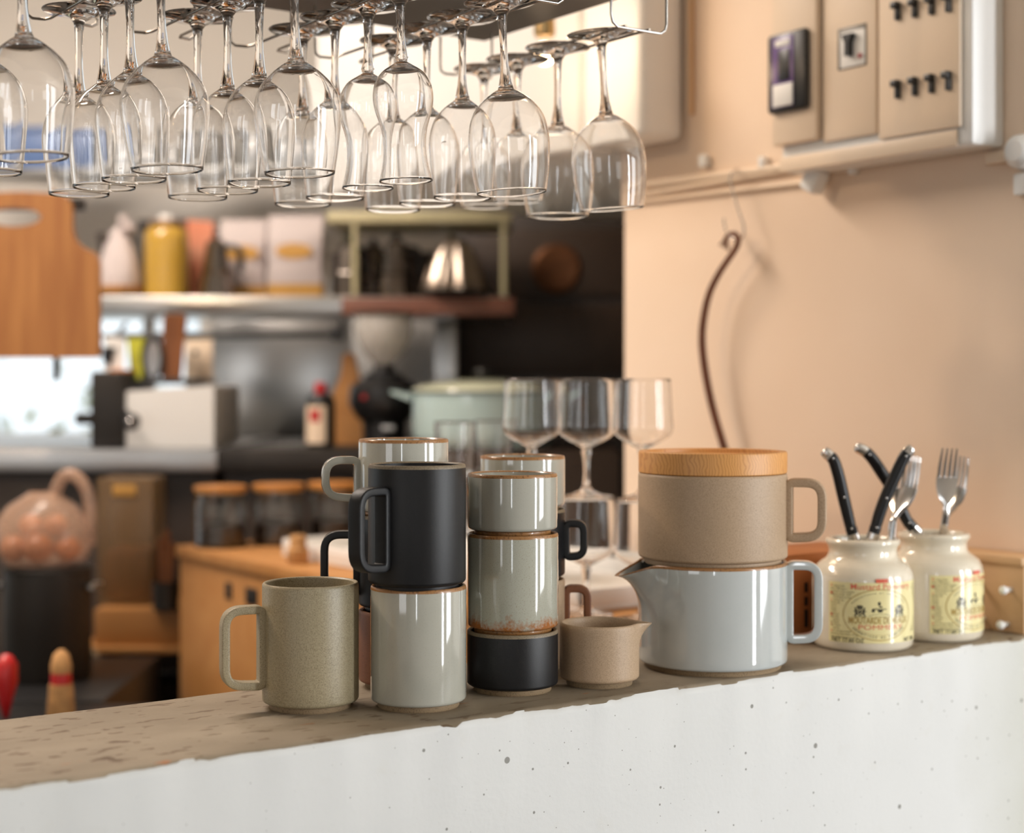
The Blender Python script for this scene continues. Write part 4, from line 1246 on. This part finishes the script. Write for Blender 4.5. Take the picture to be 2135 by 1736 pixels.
# ---- things on the shelf
def K3(px, D=DS): p = kp(px, D); return Vector((p.x, p.y, SHZ))
def s_(n): return sz(n, DS)
def lump(bm, c, prof, seg=28, wob=.12, seed=0):
    rnd = random.Random(seed); ph = [rnd.uniform(0, 6) for _ in range(6)]
    def fn(a, r, z):
        k = 1+wob*(math.sin(3*a+ph[0]+z*30)+.6*math.sin(5*a+ph[1]-z*50)+.4*math.sin(8*a+ph[2]))/2
        return r*k, z
    bm_lathe(bm, prof, seg, center=c, fn=fn)
def plastic_bag():
    t = thing('plastic_bag', 'crumpled white plastic bag with a knotted top and brown contents, left on the shelf', 'bag', K3(249), AZ)
    bm = bmesh.new()
    lump(bm, (0, 0, 0), [(0, 0.0005), (s_(38), .0005), (s_(43), s_(20)), (s_(44), s_(50)), (s_(38), s_(80)), (s_(28), s_(110)), (s_(18), s_(130))], wob=.10, seed=3)
    bm_tube(bm, spline([(s_(-8), 0, s_(120)), (s_(0), 0, s_(142)), (s_(8), 0, s_(156)), (s_(15), 0, s_(157)), (s_(18), 0, s_(145)), (s_(17), 0, s_(134))], 5), lambda k: s_(15)*(.75+.35*math.sin(k*.7)), 14)
    finish('bag', bm, M['paperwhite'], t, angle=60)
    bm = bmesh.new(); lump(bm, (0, 0, 0), [(0, .001), (s_(39), .001), (s_(45.5), s_(10)), (s_(46), s_(24)), (0, s_(26))], wob=.09, seed=3); finish('contents', bm, M['tea'], t, angle=60)
plastic_bag()
def yellow_tin():
    t = thing('yellow_tin', 'tall mustard yellow canister with a bright vertical highlight on the shelf', 'canister', K3(347), AZ)
    R = s_(46)
    lathe('body', [(0, 0), (R-.002, 0), (R, .002), (R*.97, s_(30)), (R, s_(60)), (R, s_(120)), (R*.98, s_(134)), (R*.78, s_(146)), (R*.7, s_(148)), (0, s_(148))], M['yellowtin'], t, 56)
    lathe('lid', [(0, s_(147)), (R*.80, s_(147)), (R*.80, s_(158)), (R*.55, s_(162)), (0, s_(162))], M['copper'], t, 48)
    lathe('knob', [(0, s_(161.5)), (R*.40, s_(162)), (R*.36, s_(172)), (0, s_(174))], M['white'], t, 32)
yellow_tin()
def dark_box(px0, px1, D, h, m, lab, cat, name='box', dep=.08):
    t = thing(name, lab, cat, K3((px0+px1)/2, D), AZ); w_ = sz(px1-px0, D)/2
    bm = bmesh.new(); bm_box(bm, -w_, w_, 0, dep, .0005, h*.86, .004); finish('body', bm, m, t)
    bm = bmesh.new(); bm_box(bm, -w_-.003, w_+.003, -.003, dep+.003, h*.86, h, .004); finish('lid', bm, m, t)
dark_box(205, 262, 3.62, s_(150), M['dkbrown'], 'dark brown box at the left end of the shelf, behind the plastic bag', 'box')
dark_box(290, 395, 3.60, s_(176), M['darkmetal'], 'black tin behind the yellow canister on the shelf', 'tin', 'black_tin')
dark_box(690, 905, 3.66, s_(110), M['dkbrown2'], 'long dark box at the back of the shelf behind the coffee pots', 'box')
def packet():
    t = thing('snack_packet', 'orange-red packet leaning behind the yellow canister', 'packet', K3(415, 3.56), AZ)
    bm = bmesh.new()
    bm_prism(bm, fillet([(s_(-26), .001), (s_(26), .001), (s_(30), s_(168)), (s_(-26), s_(172))], .006), 0, .03); finish('packet', bm, M['orangebag'], t)
packet()
def moka():
    t = thing('moka_pot', 'steel moka pot with a black handle, in front of the flour bags', 'moka pot')
    R = s_(36); n = 8
    def oct_(a, r, z):
        k = math.cos(PI/n)/math.cos(((a) % (2*PI/n))-PI/n); return r*k, z
    bm = bmesh.new(); bm_lathe(bm, [(0, 0), (R*1.0, 0), (R*1.05, .002), (R*.88, s_(48)), (R*.80, s_(52)), (0, s_(52))], 64, fn=oct_); finish('boiler', bm, M['moka'], t, angle=25)
    bm = bmesh.new(); bm_lathe(bm, [(0, s_(52)), (R*.80, s_(52)), (R*.86, s_(56)), (R*.60, s_(110)), (R*.62, s_(112)), (R*.45, s_(120)), (0, s_(124))], 64, fn=oct_)
    finish('jug', bm, M['moka'], t, angle=25)
    bm = bmesh.new(); bm_sphere(bm, (0, 0, s_(130)), s_(8), 14); finish('knob', bm, M['blackplast'], t)
    bm = bmesh.new(); bm_tube(bm, spline([(R*.6, 0, s_(106)), (R*1.25, 0, s_(104)), (R*1.55, 0, s_(84)), (R*1.45, 0, s_(52))], 6), .007, 10); finish('handle', bm, M['blackplast'], t)
    t.location = K3(450); t.rotation_euler = (0, 0, AZ-.2)
    t['group'] = 'moka pots on the shelf'
    dup(t, K3(728, 3.52), AZ+.9, 'left of the two moka pots under the cream rack', 'moka pots on the shelf')
    dup(t, K3(826, 3.50), AZ+.5, 'right of the two moka pots under the cream rack, nearest the fluted mould', 'moka pots on the shelf')
    d = dup(t, K3(778, 3.605), AZ+2.2, 'small moka pot further back between the other two under the rack', 'moka pots on the shelf')
moka()
def flour_bag(px0, px1, D, lab, h=178):
    t = thing('flour_bag', lab, 'bag', K3((px0+px1)/2, D), AZ, 'white flour bags on the shelf')
    w_ = sz(px1-px0, D)/2; H = s_(h); dp = .06
    bm = bmesh.new(); rows = []
    rnd = random.Random(px0)
    for k in range(13):
        s = k/12; z = .0005+s*H; d = dp*(1-.92*max(0, (s-.72)/.28)**1.2)/2
        ww = w_*(1-.03*math.sin(s*PI))+rnd.uniform(-.0015, .0015); bulge = .008*math.sin(min(1, s*1.2)*PI)
        row = []
        for x, y in ((-1, -1), (-.5, -1.12), (0, -1.16), (.5, -1.12), (1, -1), (1, 1), (0, 1.15), (-1, 1)):
            row.append(bm.verts.new((x*ww, y*d+(-bulge if y < -1 else 0)+rnd.uniform(-.002, .002), z)))
        rows.append(row)
    for k in range(12):
        for i in range(8):
            j = (i+1) % 8; f = bm.faces.new((rows[k][i], rows[k][j], rows[k+1][j], rows[k+1][i])); f.material_index = 1 if k < 2 else 0
    bm.faces.new(rows[0][::-1]); bm.faces.new(rows[-1])
    finish('bag', bm, [M['paperwhite'], M['ochre']], t, angle=50)
    bm = bmesh.new(); n = 32
    a = [bm.verts.new((s_(38)*math.cos(2*PI*i/n), -dp*.58-.0095, s_(98)+s_(16)*math.sin(2*PI*i/n))) for i in range(n)]
    b = [bm.verts.new((v.co.x, v.co.y+.004, v.co.z)) for v in a]
    bm.faces.new(a)
    for i in range(n): bm.faces.new((a[i], a[(i+1) % n], b[(i+1) % n], b[i]))
    e = finish('emblem', bm, M['ochre'], t); e['label'] = 'ochre oval emblem'
flour_bag(462, 556, 3.57, 'white flour bag with an ochre oval, left of two and behind the moka pot', 172)
flour_bag(561, 674, 3.52, 'white flour bag with an ochre oval, right of two', 176)
def mould():
    t = thing('cake_mould', 'tall fluted metal cake mould standing upside down on a dark plate', 'cake mould', K3(948, 3.43), AZ)
    R = s_(68)
    def fl(a, r, z): return r*(1+.055*math.cos(10*a)*(1 if r > R*.3 else 0)), z
    lathe('plate', [(0, 0), (R*.8, 0), (R*1.05, .006), (R*1.12, .011), (R*1.08, .012), (R*.8, .006), (0, .005)], M['darkmetal'], t, 48)
    bm = bmesh.new(); bm_lathe(bm, [(R*.98, .012), (R*1.0, .016), (R*.9, s_(35)), (R*.76, s_(65)), (R*.55, s_(95)), (R*.42, s_(108)), (R*.28, s_(118)), (0, s_(121))], 120, fn=fl)
    finish('mould', bm, M['mould'], t, angle=60)
mould()

# ---- under the shelf: bar with tools
def hook_bar():
    D = 3.32
    t = thing('hook_bar', 'black bar fixed under the shelf with kitchen tools hung from it', 'rail', kp(460, D, 702), AZ)
    bm = bmesh.new(); bm_tube(bm, [(sz(215-460, D), 0, .0), (sz(700-460, D), 0, .006)], .0075, 12); finish('bar', bm, M['blackplast'], t)
    bm = bmesh.new(); bm_box(bm, sz(690-460, D), sz(717-460, D), -.014, .014, -.008, .022, .003); finish('end_bracket', bm, M['blackplast'], t)
    bm = bmesh.new()
    for x in (sz(240-460, D), sz(703-460, D)): bm_tube(bm, [(x, 0, 0), (x, .09, .03)], .005, 8)
    finish('stay', bm, M['blackplast'], t)
    def hang_thing(name, lab, cat, px, D2, py, fn, m):
        o = thing(name, lab, cat, kp(px, D2, py), AZ)
        bm = bmesh.new(); fn(bm); finish(name if False else 'blade', bm, m, o)
        return o
    q = lambda n: sz(n, 3.28)
    o = hang_thing('wooden_spatula', 'dark brown wooden spatula hanging in front of the window', 'spatula', 362, 3.28, 800,
        lambda bm: bm_prism(bm, fillet([(q(-25), 0), (q(14), 0), (q(27), q(140)), (q(20), q(146)), (q(-18), q(146)), (q(-22), q(130))], .012), -.006, .006), M['spoon_wood'])
    o = hang_thing('dustpan', 'white and black scraper hanging left of the yellow-green ones', 'scraper', 236, 3.27, 785,
        lambda bm: bm_prism(bm, fillet([(q(-20), 0), (q(18), 0), (q(24), q(80)), (q(-16), q(84))], .006), -.004, .004), M['white'])
    bm = bmesh.new(); bm_prism(bm, [(q(-22), q(35)), (q(-6), q(22)), (q(8), q(60)), (q(-22), q(62))], -.008, -.0042); finish('grip', bm, M['blackplast'], o)
    for px, w_, lab, m in ((285, 26, 'yellow-green slim tool hanging in front of the window', 'yellowgreen'), ):
        o = hang_thing('scraper', lab, 'scraper', px, 3.30, 790, lambda bm: bm_prism(bm, fillet([(q(-12), 0), (q(10), 0), (q(20), q(86)), (q(-20), q(86))], .006), -.003, .003), M[m])
    # sieve: black rim ring with mesh
    o = thing('sieve', 'round sieve with a black rim hanging beside the wooden spatula', 'sieve', kp(318, 3.27, 745), AZ)
    bm = bmesh.new(); ring = [(q(20)*math.cos(a), 0, q(44)*math.sin(a)) for a in [2*PI*i/32 for i in range(32)]]
    bm_tube(bm, [Vector(p) for p in ring], .005, 8, closed=True); bm_tube(bm, [(0, 0, q(42)), (q(6), .0, q(50))], .004); finish('rim', bm, M['blackplast'], o)
    bm = bmesh.new(); vs = [bm.verts.new((p[0], .001, p[2])) for p in ring]; b2 = [bm.verts.new((p[0]*.95, .003, p[2]*.95)) for p in ring]; bm.faces.new(vs); bm.faces.new(b2); finish('mesh', bm, M['steel_soft'], o)
    o = thing('notice', 'cream sheet with a dark spot hanging right of the wooden spatula', 'sheet', kp(415, 3.36, 815), AZ)
    bm = bmesh.new(); bm_box(bm, q(-30), q(28), 0, .003, 0, q(112), .001); finish('sheet', bm, M['panelplast'], o)
    bm = bmesh.new(); bm_sphere(bm, (q(-8), -.001, q(82)), q(6), 12, (1,.2,1)); finish('spot', bm, M['ink'], o)
    bm = bmesh.new(); bm_prism(bm, [(q(-18), q(10)), (q(20), q(10)), (q(2), q(30))], -.002, -.0005); finish('print', bm, M['ochre'], o)
hook_bar()
# ---- white machine with knob
def machine():
    D = 3.2
    t = thing('coffee_machine', 'white boxy machine with a dark end and steel knob on the counter at the left', 'machine', kp(350, D, 945), AZ)
    t.location.z = CZ
    h = sz(945-822, D); 
    bm = bmesh.new(); bm_prism(bm, fillet([(sz(-88, D), .001), (sz(95, D), .001), (sz(95, D), h+.008), (sz(-88, D), h-.004)], .006), 0, .3); finish('body', bm, M['white'], t)
    bm = bmesh.new(); bm_box(bm, sz(-160, D), sz(-89, D), -.01, .25, .001, sz(950-790, D), .006); finish('end_block', bm, M['darkmetal'], t)
    bm = bmesh.new(); bm_box(bm, sz(-130, D), sz(-92, D), .02, .1, sz(150, D), sz(165, D), .003); finish('cap', bm, M['carton'], t)
    bm = bmesh.new(); bm_tube(bm, [(sz(-89, D), -.01, h*.62), (sz(-60, D), -.05, h*.48)], .007, 10); bm_sphere(bm, (sz(-62, D), -.055, h*.46), .017, 16, mi=0); finish('knob', bm, M['blackplast'], t)
    bm = bmesh.new(); bm_sphere(bm, (sz(-62, D), -.070, h*.46), .008, 12); finish('knob_centre', bm, M['mirror'], t)
    bm = bmesh.new(); bm_tube(bm, [(sz(-158, D), .0, h*.5), (sz(-185, D), -.02, h*.5)], .012, 10); finish('spindle', bm, M['darkmetal'], t)
    bm = bmesh.new(); bm_box(bm, sz(-60, D), sz(60, D), .05, .2, h+.01, h+.022, .004); finish('tray', bm, M['blackplast'], t)
machine()
def grinder():
    D = 3.3
    t = thing('coffee_grinder', 'black coffee grinder with a clear round hopper in front of the pale panel', 'coffee grinder', kp(800, D, 935), AZ)
    t.location.z = CZ
    q = lambda n: sz(n, D)
    z = lambda py: CAMZ-CZ+q(800-py)
    lathe('hopper', [(q(20), z(760)), (q(45), z(735)), (q(60), z(705)), (q(62), z(680)), (q(60), z(657)), (q(58.5), z(657)), (q(60), z(680)), (q(58), z(705)), (q(43), z(733)), (q(18), z(757))], M['hopper_plastic'], t, 64)
    lathe('hopper_lid', [(0, z(650)), (q(52), z(651)), (q(64), z(655)), (q(64), z(658)), (0, z(657))], M['dkbrown'], t, 48)
    lathe('neck', [(0, z(758)), (q(20), z(758)), (q(24), z(775)), (q(42), z(782)), (q(42), z(800)), (0, z(800))], M['blackplast'], t, 40)
    bm = bmesh.new(); bm_lathe(bm, [(0, z(790)), (q(50), z(790)), (q(70), z(805)), (q(74), z(840)), (q(60), z(868)), (q(46), z(880)), (q(44), z(925)), (q(60), z(931)), (q(62), .001), (0, .001)], 48)
    finish('body', bm, M['blackplast'], t)
    bm = bmesh.new(); bm_box(bm, q(0), q(26), -q(50), -q(42), z(895), z(885), .001); finish('badge', bm, M['steel'], t)
    bm = bmesh.new(); bm_sphere(bm, (q(-35), -q(62), z(828)), .006, 10); finish('button', bm, M['red'], t)
grinder()
def blue_pot():
    D = 3.12
    t = thing('enamel_pot', 'large pale blue enamel pot with a lid behind the goblets', 'pot', kp(1008, D, 932), AZ)
    q = lambda n: sz(n, D); R = q(150)
    zb = t.location.z
    lathe('body', [(0, 0), (R*.90, 0), (R*.96, .008), (R, .03), (R, q(112)), (R*1.02, q(114)), (R*.99, q(115)), (R*.97, q(112)), (R*.97, .03), (0, .01)], M['enamel'], t, 72)
    lathe('rim', [(R*.99, q(113.5)), (R*1.03, q(113.5)), (R*1.035, q(117)), (R*1.0, q(118))], M['navy'], t, 64)
    lathe('lid', [(0, q(142)), (R*.25, q(141.5)), (R*.6, q(137)), (R*.9, q(128)), (R*1.0, q(120)), (R*1.01, q(117)), (R*.95, q(117)), (0, q(120))], M['enamel_lid'], t, 64)
    lathe('knob', [(0, q(143)), (q(10), q(142)), (q(8), q(150)), (q(22), q(156)), (q(20), q(163)), (0, q(165))], M['blackplast'], t, 32)
    for sg_ in (-1, 1):
        bm = bmesh.new(); bm_prism(bm, fillet([(sg_*R*.98, q(96)), (sg_*R*1.28, q(113)), (sg_*R*1.26, q(120)), (sg_*R*.98, q(110))], .004), -.05, .05); finish('handle', bm, M['enamel'], t)
    # the stand it is on
    o = kbox('cooker', 866, 1290, 3.0, 3.34, 0.0, zb-.0005, M['dkbrown'], 'dark cooker cabinet under the pale blue pot', 'cooker')
blue_pot()
def bottle():
    D = 3.22
    t = thing('sauce_bottle', 'dark bottle with a red cap and pale label on the counter', 'bottle', kp(668, D, 950), AZ); t.location.z = CZ
    q = lambda n: sz(n, D)
    lathe('body', [(0, .001), (q(28), .001), (q(30), .004), (q(30), q(98)), (q(24), q(108)), (q(13), q(114)), (0, q(114))], M['blackplast'], t, 40)
    lathe('cap', [(0, q(113)), (q(13), q(114)), (q(13), q(132)), (q(10), q(136)), (0, q(136))], M['red'], t, 28)
    bm = bmesh.new(); n = 16; R = q(30.6)
    a = [(R*math.sin(x), -R*math.cos(x)) for x in [rad(-72+100*i/n) for i in range(n+1)]]
    lo = [bm.verts.new((x, y, q(10))) for x, y in a]; hi = [bm.verts.new((x, y, q(88))) for x, y in a]
    for i in range(n): bm.faces.new((lo[i], lo[i+1], hi[i+1], hi[i]))
    finish('label', bm, M['panelplast'], t)
    bm = bmesh.new(); R = q(31); a = [(R*math.sin(x), -R*math.cos(x)) for x in [rad(-40+44*i/8) for i in range(9)]]
    lo = [bm.verts.new((x, y, q(55))) for x, y in a]; hi = [bm.verts.new((x, y, q(80))) for x, y in a]
    for i in range(8): bm.faces.new((lo[i], lo[i+1], hi[i+1], hi[i]))
    finish('print', bm, M['red'], t)
    t = thing('wood_board', 'narrow tan wooden board leaning between the bottle and the grinder', 'board', kp(722, 3.36, 950), AZ); t.location.z = CZ
    bm = bmesh.new(); bm_prism(bm, fillet([(q(-32), .001), (q(34), .001), (q(34), q(120)), (q(18), q(200)), (q(-8), q(200)), (q(-14), q(150)), (q(-32), q(110))], .008), 0, .012); finish('board', bm, M['ply'], t)
bottle()
# ---- lower left clutter
def lower_left():
    # wooden drawer box with a floor stand
    D = 2.95
    q = lambda n: sz(n, D)
    zt = CAMZ-q(470); zb = CAMZ-q(545)
    t = thing('wooden_crate', 'low pale wooden box jutting out left of the pine cabinet', 'box', kp(290, D), AZ)
    bm = bmesh.new(); bm_box(bm, q(-95), q(95), 0, .2, zb, zt, .003); finish('box', bm, M['ply'], t)
    bm = bmesh.new(); bm_box(bm, q(-125), q(100), -.02, .2, zb-.012, zb, .002); finish('base_board', bm, M['ply'], t)
    bm = bmesh.new()
    for x in (q(-80), q(85)): bm_box(bm, x-.012, x+.012, .03, .17, 0, zb-.012, .002)
    finish('leg', bm, M['darkmetal'], t)
    # acrylic bin on it
    t = thing('acrylic_bin', 'tall smoky plastic bin with a tan label, on the low wooden box', 'bin', kp(262, 3.0, 1270), AZ); t.location.z = zt
    h = q(1270-1000)
    bm = bmesh.new(); bm_box(bm, q(-62), q(58), 0, .11, .0005, h, .004); finish('body', bm, M['smoke_plastic'], t)
    bm = bmesh.new(); bm_box(bm, q(-28), q(22), -.002, -.0005, h-q(38), h-q(14), .0005); finish('label', bm, M['ochre'], t)
    bm = bmesh.new(); bm_box(bm, q(-55), q(50), .008, .1, .004, h*.45, .02); finish('contents', bm, M['spoon_wood'], t)
    # utensils beside it
    t = thing('utensil_holder', 'dark holder with wooden utensils, between the plastic bin and cabinet', 'utensil holder', kp(345, 2.94, 1240), AZ); t.location.z = zt
    lathe('holder', [(0, .001), (q(26), .001), (q(28), q(60)), (q(26), q(60)), (q(24), .004), (0, .004)], M['darkmetal'], t, 28)
    for x, hh in ((-12, 150), (2, 165), (14, 140)):
        bm = bmesh.new(); bm_tube(bm, [(q(x*.4), 0, .006), (q(x), .004, q(hh))], lambda k: .006, 8); finish('utensil', bm, M['spoon_wood'], t)
    # stock pot with a see-through bag of fruit on top
    D2 = 2.7; q2 = lambda n: sz(n, D2)
    t = thing('stock_pot', 'tall dark stock pot at the lower left, with a bag of fruit on top', 'stock pot', kp(98, D2, 1410), AZ)
    zf = CAMZ-q2(1410-800)
    lathe('body', [(0, 0), (q2(86), 0), (q2(90), .006), (q2(90), q2(225)), (q2(94), q2(228)), (q2(90), q2(231)), (q2(87), q2(228)), (q2(87), .01), (0, .008)], M['darkmetal'], t, 56)
    bm = bmesh.new()
    for sg_ in (-1, 1): bm_tube(bm, spline([(sg_*q2(90), -.01, q2(190)), (sg_*q2(102), -.03, q2(190)), (sg_*q2(102), .03, q2(190)), (sg_*q2(90), .01, q2(190))], 5), .004, 8)
    finish('handle', bm, M['steel'], t)
    lathe('lid', [(0, q2(236)), (q2(60), q2(235)), (q2(92), q2(231)), (q2(92), q2(229)), (0, q2(231))], M['darkmetal'], t, 48)
    zl = zf+q2(236)
    kbox('low_table', -260, 215, 2.5, 2.90, 0, zf-.0005, M['blackplast'], 'dark low table under the stock pot', 'table')
    t = thing('fruit_bag', 'clear plastic bag with tied handles holding fruit, on the stock pot', 'bag', kp(100, D2), AZ); t.location.z = zl
    bm = bmesh.new()
    lump(bm, (q2(-10), 0, 0), [(0, .001), (q2(80), .001), (q2(100), q2(35)), (q2(96), q2(80)), (q2(70), q2(120)), (q2(40), q2(140)), (q2(26), q2(150))], wob=.10, seed=8)
    bm_tube(bm, spline([(q2(10), 0, q2(130)), (q2(25), 0, q2(172)), (q2(48), .0, q2(186)), (q2(76), 0, q2(160)), (q2(88), 0, q2(110)), (q2(86), 0, q2(40))], 5), lambda k: q2(13), 10)
    finish('bag', bm, M['bagplast'], t, angle=60)
    for i, (x, y, z, r) in enumerate(((-55, -.02, 34, 30), (0, -.035, 36, 32), (52, -.01, 32, 28), (-28, .0, 78, 26), (28, -.01, 80, 25))):
        bm = bmesh.new(); bm_sphere(bm, (q2(x-8), y, q2(z)), q2(r), 20, (1,1,.92))
        o = finish('fruit', bm, M['tomato'], None); o.location = t.location; o.rotation_euler = (0, 0, AZ)
        tag(o, ('orange fruit at the lower left inside the clear bag', 'orange fruit at the bottom middle inside the clear bag', 'orange fruit at the lower right inside the clear bag', 'upper left orange fruit inside the clear bag', 'upper right orange fruit inside the clear bag')[i], 'fruit', 'fruit in the clear bag')
    # squeeze bottle and red cloth on a rail in front
    D3 = 2.3; q3 = lambda n: sz(n, D3)
    zb3 = CAMZ-q3(1500-800)
    kbox('prep_shelf', -260, 420, 2.2, 2.42, 0, zb3-.0005, M['blackplast'], 'black low shelf unit just behind the bar at the left', 'shelf')
    t = thing('squeeze_bottle', 'white squeeze bottle with a red band behind the bar', 'bottle', kp(127, D3, 1500), AZ); t.location.z = zb3
    lathe('body', [(0, .001), (q3(28), .001), (q3(30), .004), (q3(24), q3(75)), (0, q3(76))], M['cork'], t, 32)
    lathe('band', [(0, q3(76)), (q3(22), q3(76)), (q3(21), q3(98)), (0, q3(98))], M['red'], t, 32)
    lathe('cap', [(0, q3(98)), (q3(21), q3(98)), (q3(22), q3(112)), (q3(16), q3(136)), (q3(6), q3(146)), (0, q3(147))], M['cork'], t, 32)
    t = thing('rubber_glove', 'crimson rubber glove hanging at the lower left edge', 'glove', kp(12, D3, 1500), AZ)
    bm = bmesh.new()
    lump(bm, (0, 0, 0), [(0, .0), (q3(6), q3(4)), (q3(14), q3(40)), (q3(24), q3(80)), (q3(22), q3(115)), (q3(10), q3(135)), (0, q3(138))], wob=.12, seed=5)
    finish('glove', bm, M['red'], t, angle=60); t.location.z = zb3
    o = tube('cable', spline([kp(190, 2.92, 1352), kp(208, 2.915, 1378), kp(220, 2.91, 1420), kp(226, 2.91, 1480), kp(226, 2.91, 1640)], 8), .0035, M['rubber'])
    tag(o, 'thin tan cable hanging from the low wooden box', 'cable')
lower_left()

# ---- foliage outside the kitchen window
def garden():
    bm = bmesh.new(); rnd = random.Random(4)
    for i in range(70):
        c = Vector((rnd.uniform(-3.4, -.6), rnd.uniform(1.2, 2.0), rnd.uniform(.3, 1.25)))
        for j in range(16):
            p = c+Vector((rnd.gauss(0, .16), rnd.gauss(0, .12), rnd.gauss(0, .14)))
            d = Vector((rnd.uniform(-1, 1), rnd.uniform(-1, .3), rnd.uniform(-1, 1))).normalized(); e = d.cross(Vector((rnd.random(), .3, rnd.random()))).normalized()
            L = .055
            v = [bm.verts.new(p+d*L*a+e*L*b) for a, b in ((-1, 0), (0, .4), (1, 0), (0, -.4))]; bm.faces.new(v)
    o = finish('shrub', bm, M['leaf'], None, smooth=False); o.location = K(0, KD); o.rotation_euler = (0, 0, AZ)
    tag(o, 'blurred green leaves outside the kitchen window', 'shrub', kind='stuff')
garden()

# ================================================================== LAMPS OF THE KITCHEN, HOUSING OF THE ADDED FILL
def pendant(px, D, z, power, label, r=.028):
    p = kp(px, D); t = thing('pendant_lamp', label, 'lamp', (p.x, p.y, z))
    bm = bmesh.new(); bm_tube(bm, [(0, 0, .06), (0, 0, 2.75-z)], .003, 8); finish('cord', bm, M['blackplast'], t)
    lathe('socket', [(0, .065), (.014, .064), (.016, .03), (.014, .024), (0, .024)], M['shade'], t, 24)
    bm = bmesh.new(); bm_sphere(bm, (0, 0, 0), r, 24); finish('bulb', bm, M['bulb'], t)
    d = bpy.data.lights.new('bulb_light', 'POINT'); d.energy = power; d.color = (1, .74, .50); d.shadow_soft_size = r+.004
    o = bpy.data.objects.new('bulb_light', d); COL.objects.link(o); o.location = (p.x, p.y, z)
pendant(-1500, 1.6, CAMZ+.78, 66, 'warm bulb hanging above the left part of the kitchen')
pendant(1135, 2.28, CAMZ+sz(800-112, 2.28), 1.4, 'small warm bulb glowing behind the stemware rack', .016)
pendant(700, 3.0, CAMZ+1.1, 13, 'warm bulb hanging high in the middle of the kitchen')

def fill_fixture():  # unseen housing, made up to go with the overhead kitchen fill
    t = thing('fill_housing', 'long white housing added over the kitchen for the fill light', 'lamp', (0.35, 2.7, 2.69))
    bm = bmesh.new(); bm_box(bm, -.64, .64, -.2, .2, 0, .058, .004); finish('housing', bm, M['white'], t)
fill_fixture()
